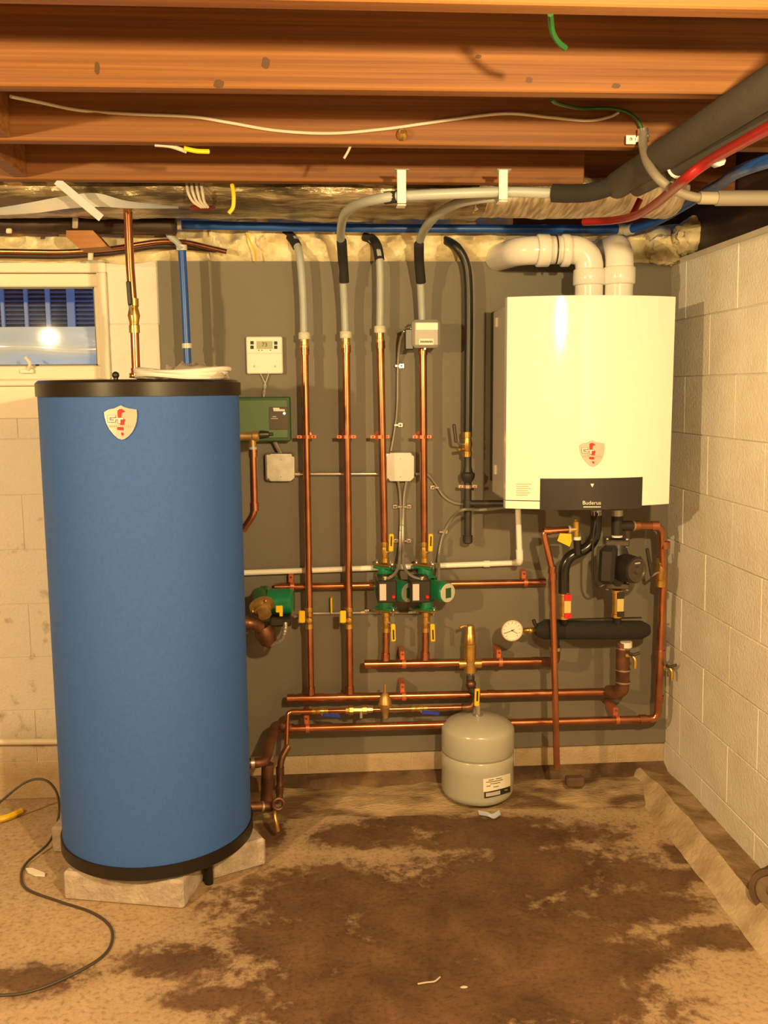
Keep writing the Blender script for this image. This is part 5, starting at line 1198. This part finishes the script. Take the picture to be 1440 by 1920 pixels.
# dark pipes at upper left
pipe('dark iron pipe running level along the wall top at upper left', [P(-200, 417, -.20), P(330, 424, -.20)], .026, dark_steel, 'iron_pipe')
pipe('thin red-brown pipe under the dark iron pipe at upper left', [P(-200, 431, -.12), P(330, 437, -.12)], .008, copper_old, 'copper_pipe')
cu_ = pipe('copper pipe dipping under the foam at upper left and ending by the board', [P(-200, 468, -.10), P(120, 473, -.10), P(200, 468, -.10), P(300, 452, -.11), P(345, 453, -.11), P(425, 472, -.10)], .0085, copper, rad=.06)
pipe('dark pipe running level just above the window', [P(-200, 476, -.08), P(120, 481, -.08), P(215, 474, -.08), P(300, 459, -.085), P(405, 468, -.07)], .010, dark_steel, 'iron_pipe', rad=.06)
solo('wood_scrap', MB().prism([P(124, 432, -.22), P(174, 432, -.22), P(202, 462, -.22), P(148, 466, -.22), P(124, 444, -.22)], (.0, .09, .0)), scrap_wood, 'small orange wood offcut wedged among the pipes above the window', 'wood block')
for x, y, s in ((141, 418, 7), (170, 479, 7), (17, 433, 6)):
    c = P(x, y, -.235 if y < 440 else -.095); solo('pipe_clip', MB().obox(c, V((1, 0, 0)), V((0, 1, 0)), V((.1, 0, 1)), (.009, .006, .017 if s > 6 else .008), .003), clearpl, {141: 'pale clip above the orange wood offcut', 170: 'pale clip on the pipe above the window, below the wood offcut', 17: 'pale clip on the thin pipe at far upper left'}[x], 'pipe clip', 'pale pipe clips at upper left')
# wall conduit low left
pipe('pale pipe running level low on the wall left of the tank', [P(-150, 1392, -.03), P(140, 1390, -.03)], .0115, mat('painted_pipe', (.74, .67, .54), .5), 'wall_pipe')

# =============================================================== things on the floor
def fp(px, py, h=.004): p = PZ(px, py, h); return p
flex('thin dark power cord looping over the floor left of the tank', [P(-45, 1548, -.30), P(5, 1500, -.29), P(50, 1466, -.28), P(85, 1463, -.28), P(107, 1488, -.29), P(110, 1530, -.31), fp(93, 1578, .026), fp(50, 1618, .010), fp(40, 1645, .006), fp(52, 1668, .006), fp(110, 1690), fp(170, 1710), fp(205, 1735), fp(210, 1765), fp(190, 1795), fp(130, 1830), fp(60, 1858), fp(0, 1866), fp(-80, 1862)], .0042, cord_m, 'power_cord', 'cord', False)
sc = MB().prism([PZ(48, 1631, .003), PZ(60, 1630, .003), PZ(85, 1640, .003), PZ(84, 1644, .003), PZ(66, 1643, .003), PZ(52, 1637, .003)], (0, 0, .006)); solo('paper_scrap', sc, white_pl, 'white scrap lying beside the cord left of the tank', 'scrap')
sc = MB().tube(curve([fp(-10, 1538, .012), fp(15, 1532, .012), fp(40, 1521, .01)]), .012, 8, rs=None); solo('yellow_tool', sc, yellow, 'yellow rod-like object on the floor at the left edge', 'tool')
flex('thin pale cable tie on the wet floor in the foreground', [fp(783, 1845), fp(800, 1842), fp(815, 1840), fp(825, 1832)], .0022, cable_w, 'cable_tie', 'cable tie', False)
sc = MB().ball(fp(870, 1851, .003), .009, 8, (1.2, .5, .4)); solo('plaster_crumb', sc, cable_w, 'small pale crumb on the wet floor in the foreground', 'crumb')
pb = MB(); pts = curve([fp(898, 1527, .006), fp(915, 1530, .005), fp(925, 1534, .006), fp(938, 1526, .012)], 4)
rows = [[p+V((0, -.014, .004)) for p in pts], [p+V((0, 0, .0)) for p in pts], [p+V((0, .02, .006)) for p in pts]]
solo('wrapper', pb.quadgrid(rows), film, 'shiny crumpled wrapper on the floor under the expansion tank', 'wrapper')
# round clay thing at the right edge
rc = PZ(1440, 1690, 0.0); rx = wallx(0)-.06
cc_ = PX(1452, 1668, rx)
ct2 = thing('clay_pipe', 'brown round pipe end lying on the footing at the right edge', 'pipe', cc_-V((0, 0, .06)))
axd = V((-.62, -.75, .15)).normalized()
part('shell', MB().lathe(cc_, axd, [(.0, .060), (.012, .066), (.012, .066), (.03, .064), (.03, .064), (.03, .048), (.03, .048), (0.0, .046)], 28), clay_m, ct2)
part('core', MB().lathe(cc_, axd, [(.02, .048), (.018, .02), (.026, .012), (.026, 0)], 24), mat('dusty_core', (.20, .14, .08), .8, var=.3, vscale=20), ct2)
part('barrel', MB().lathe(cc_, axd, [(-.06, .0), (-.06, .056), (-.06, .056), (.0, .060)], 28), clay_m, ct2)
# small dark brick stub and hole cover at the wall foot
solo('brick_stub', MB().box(P(1063, 1478, -.20), P(1092, 1451, -.16), .006), clay_m, 'small dark brick stub at the foot of the wall right of the expansion tank', 'brick')
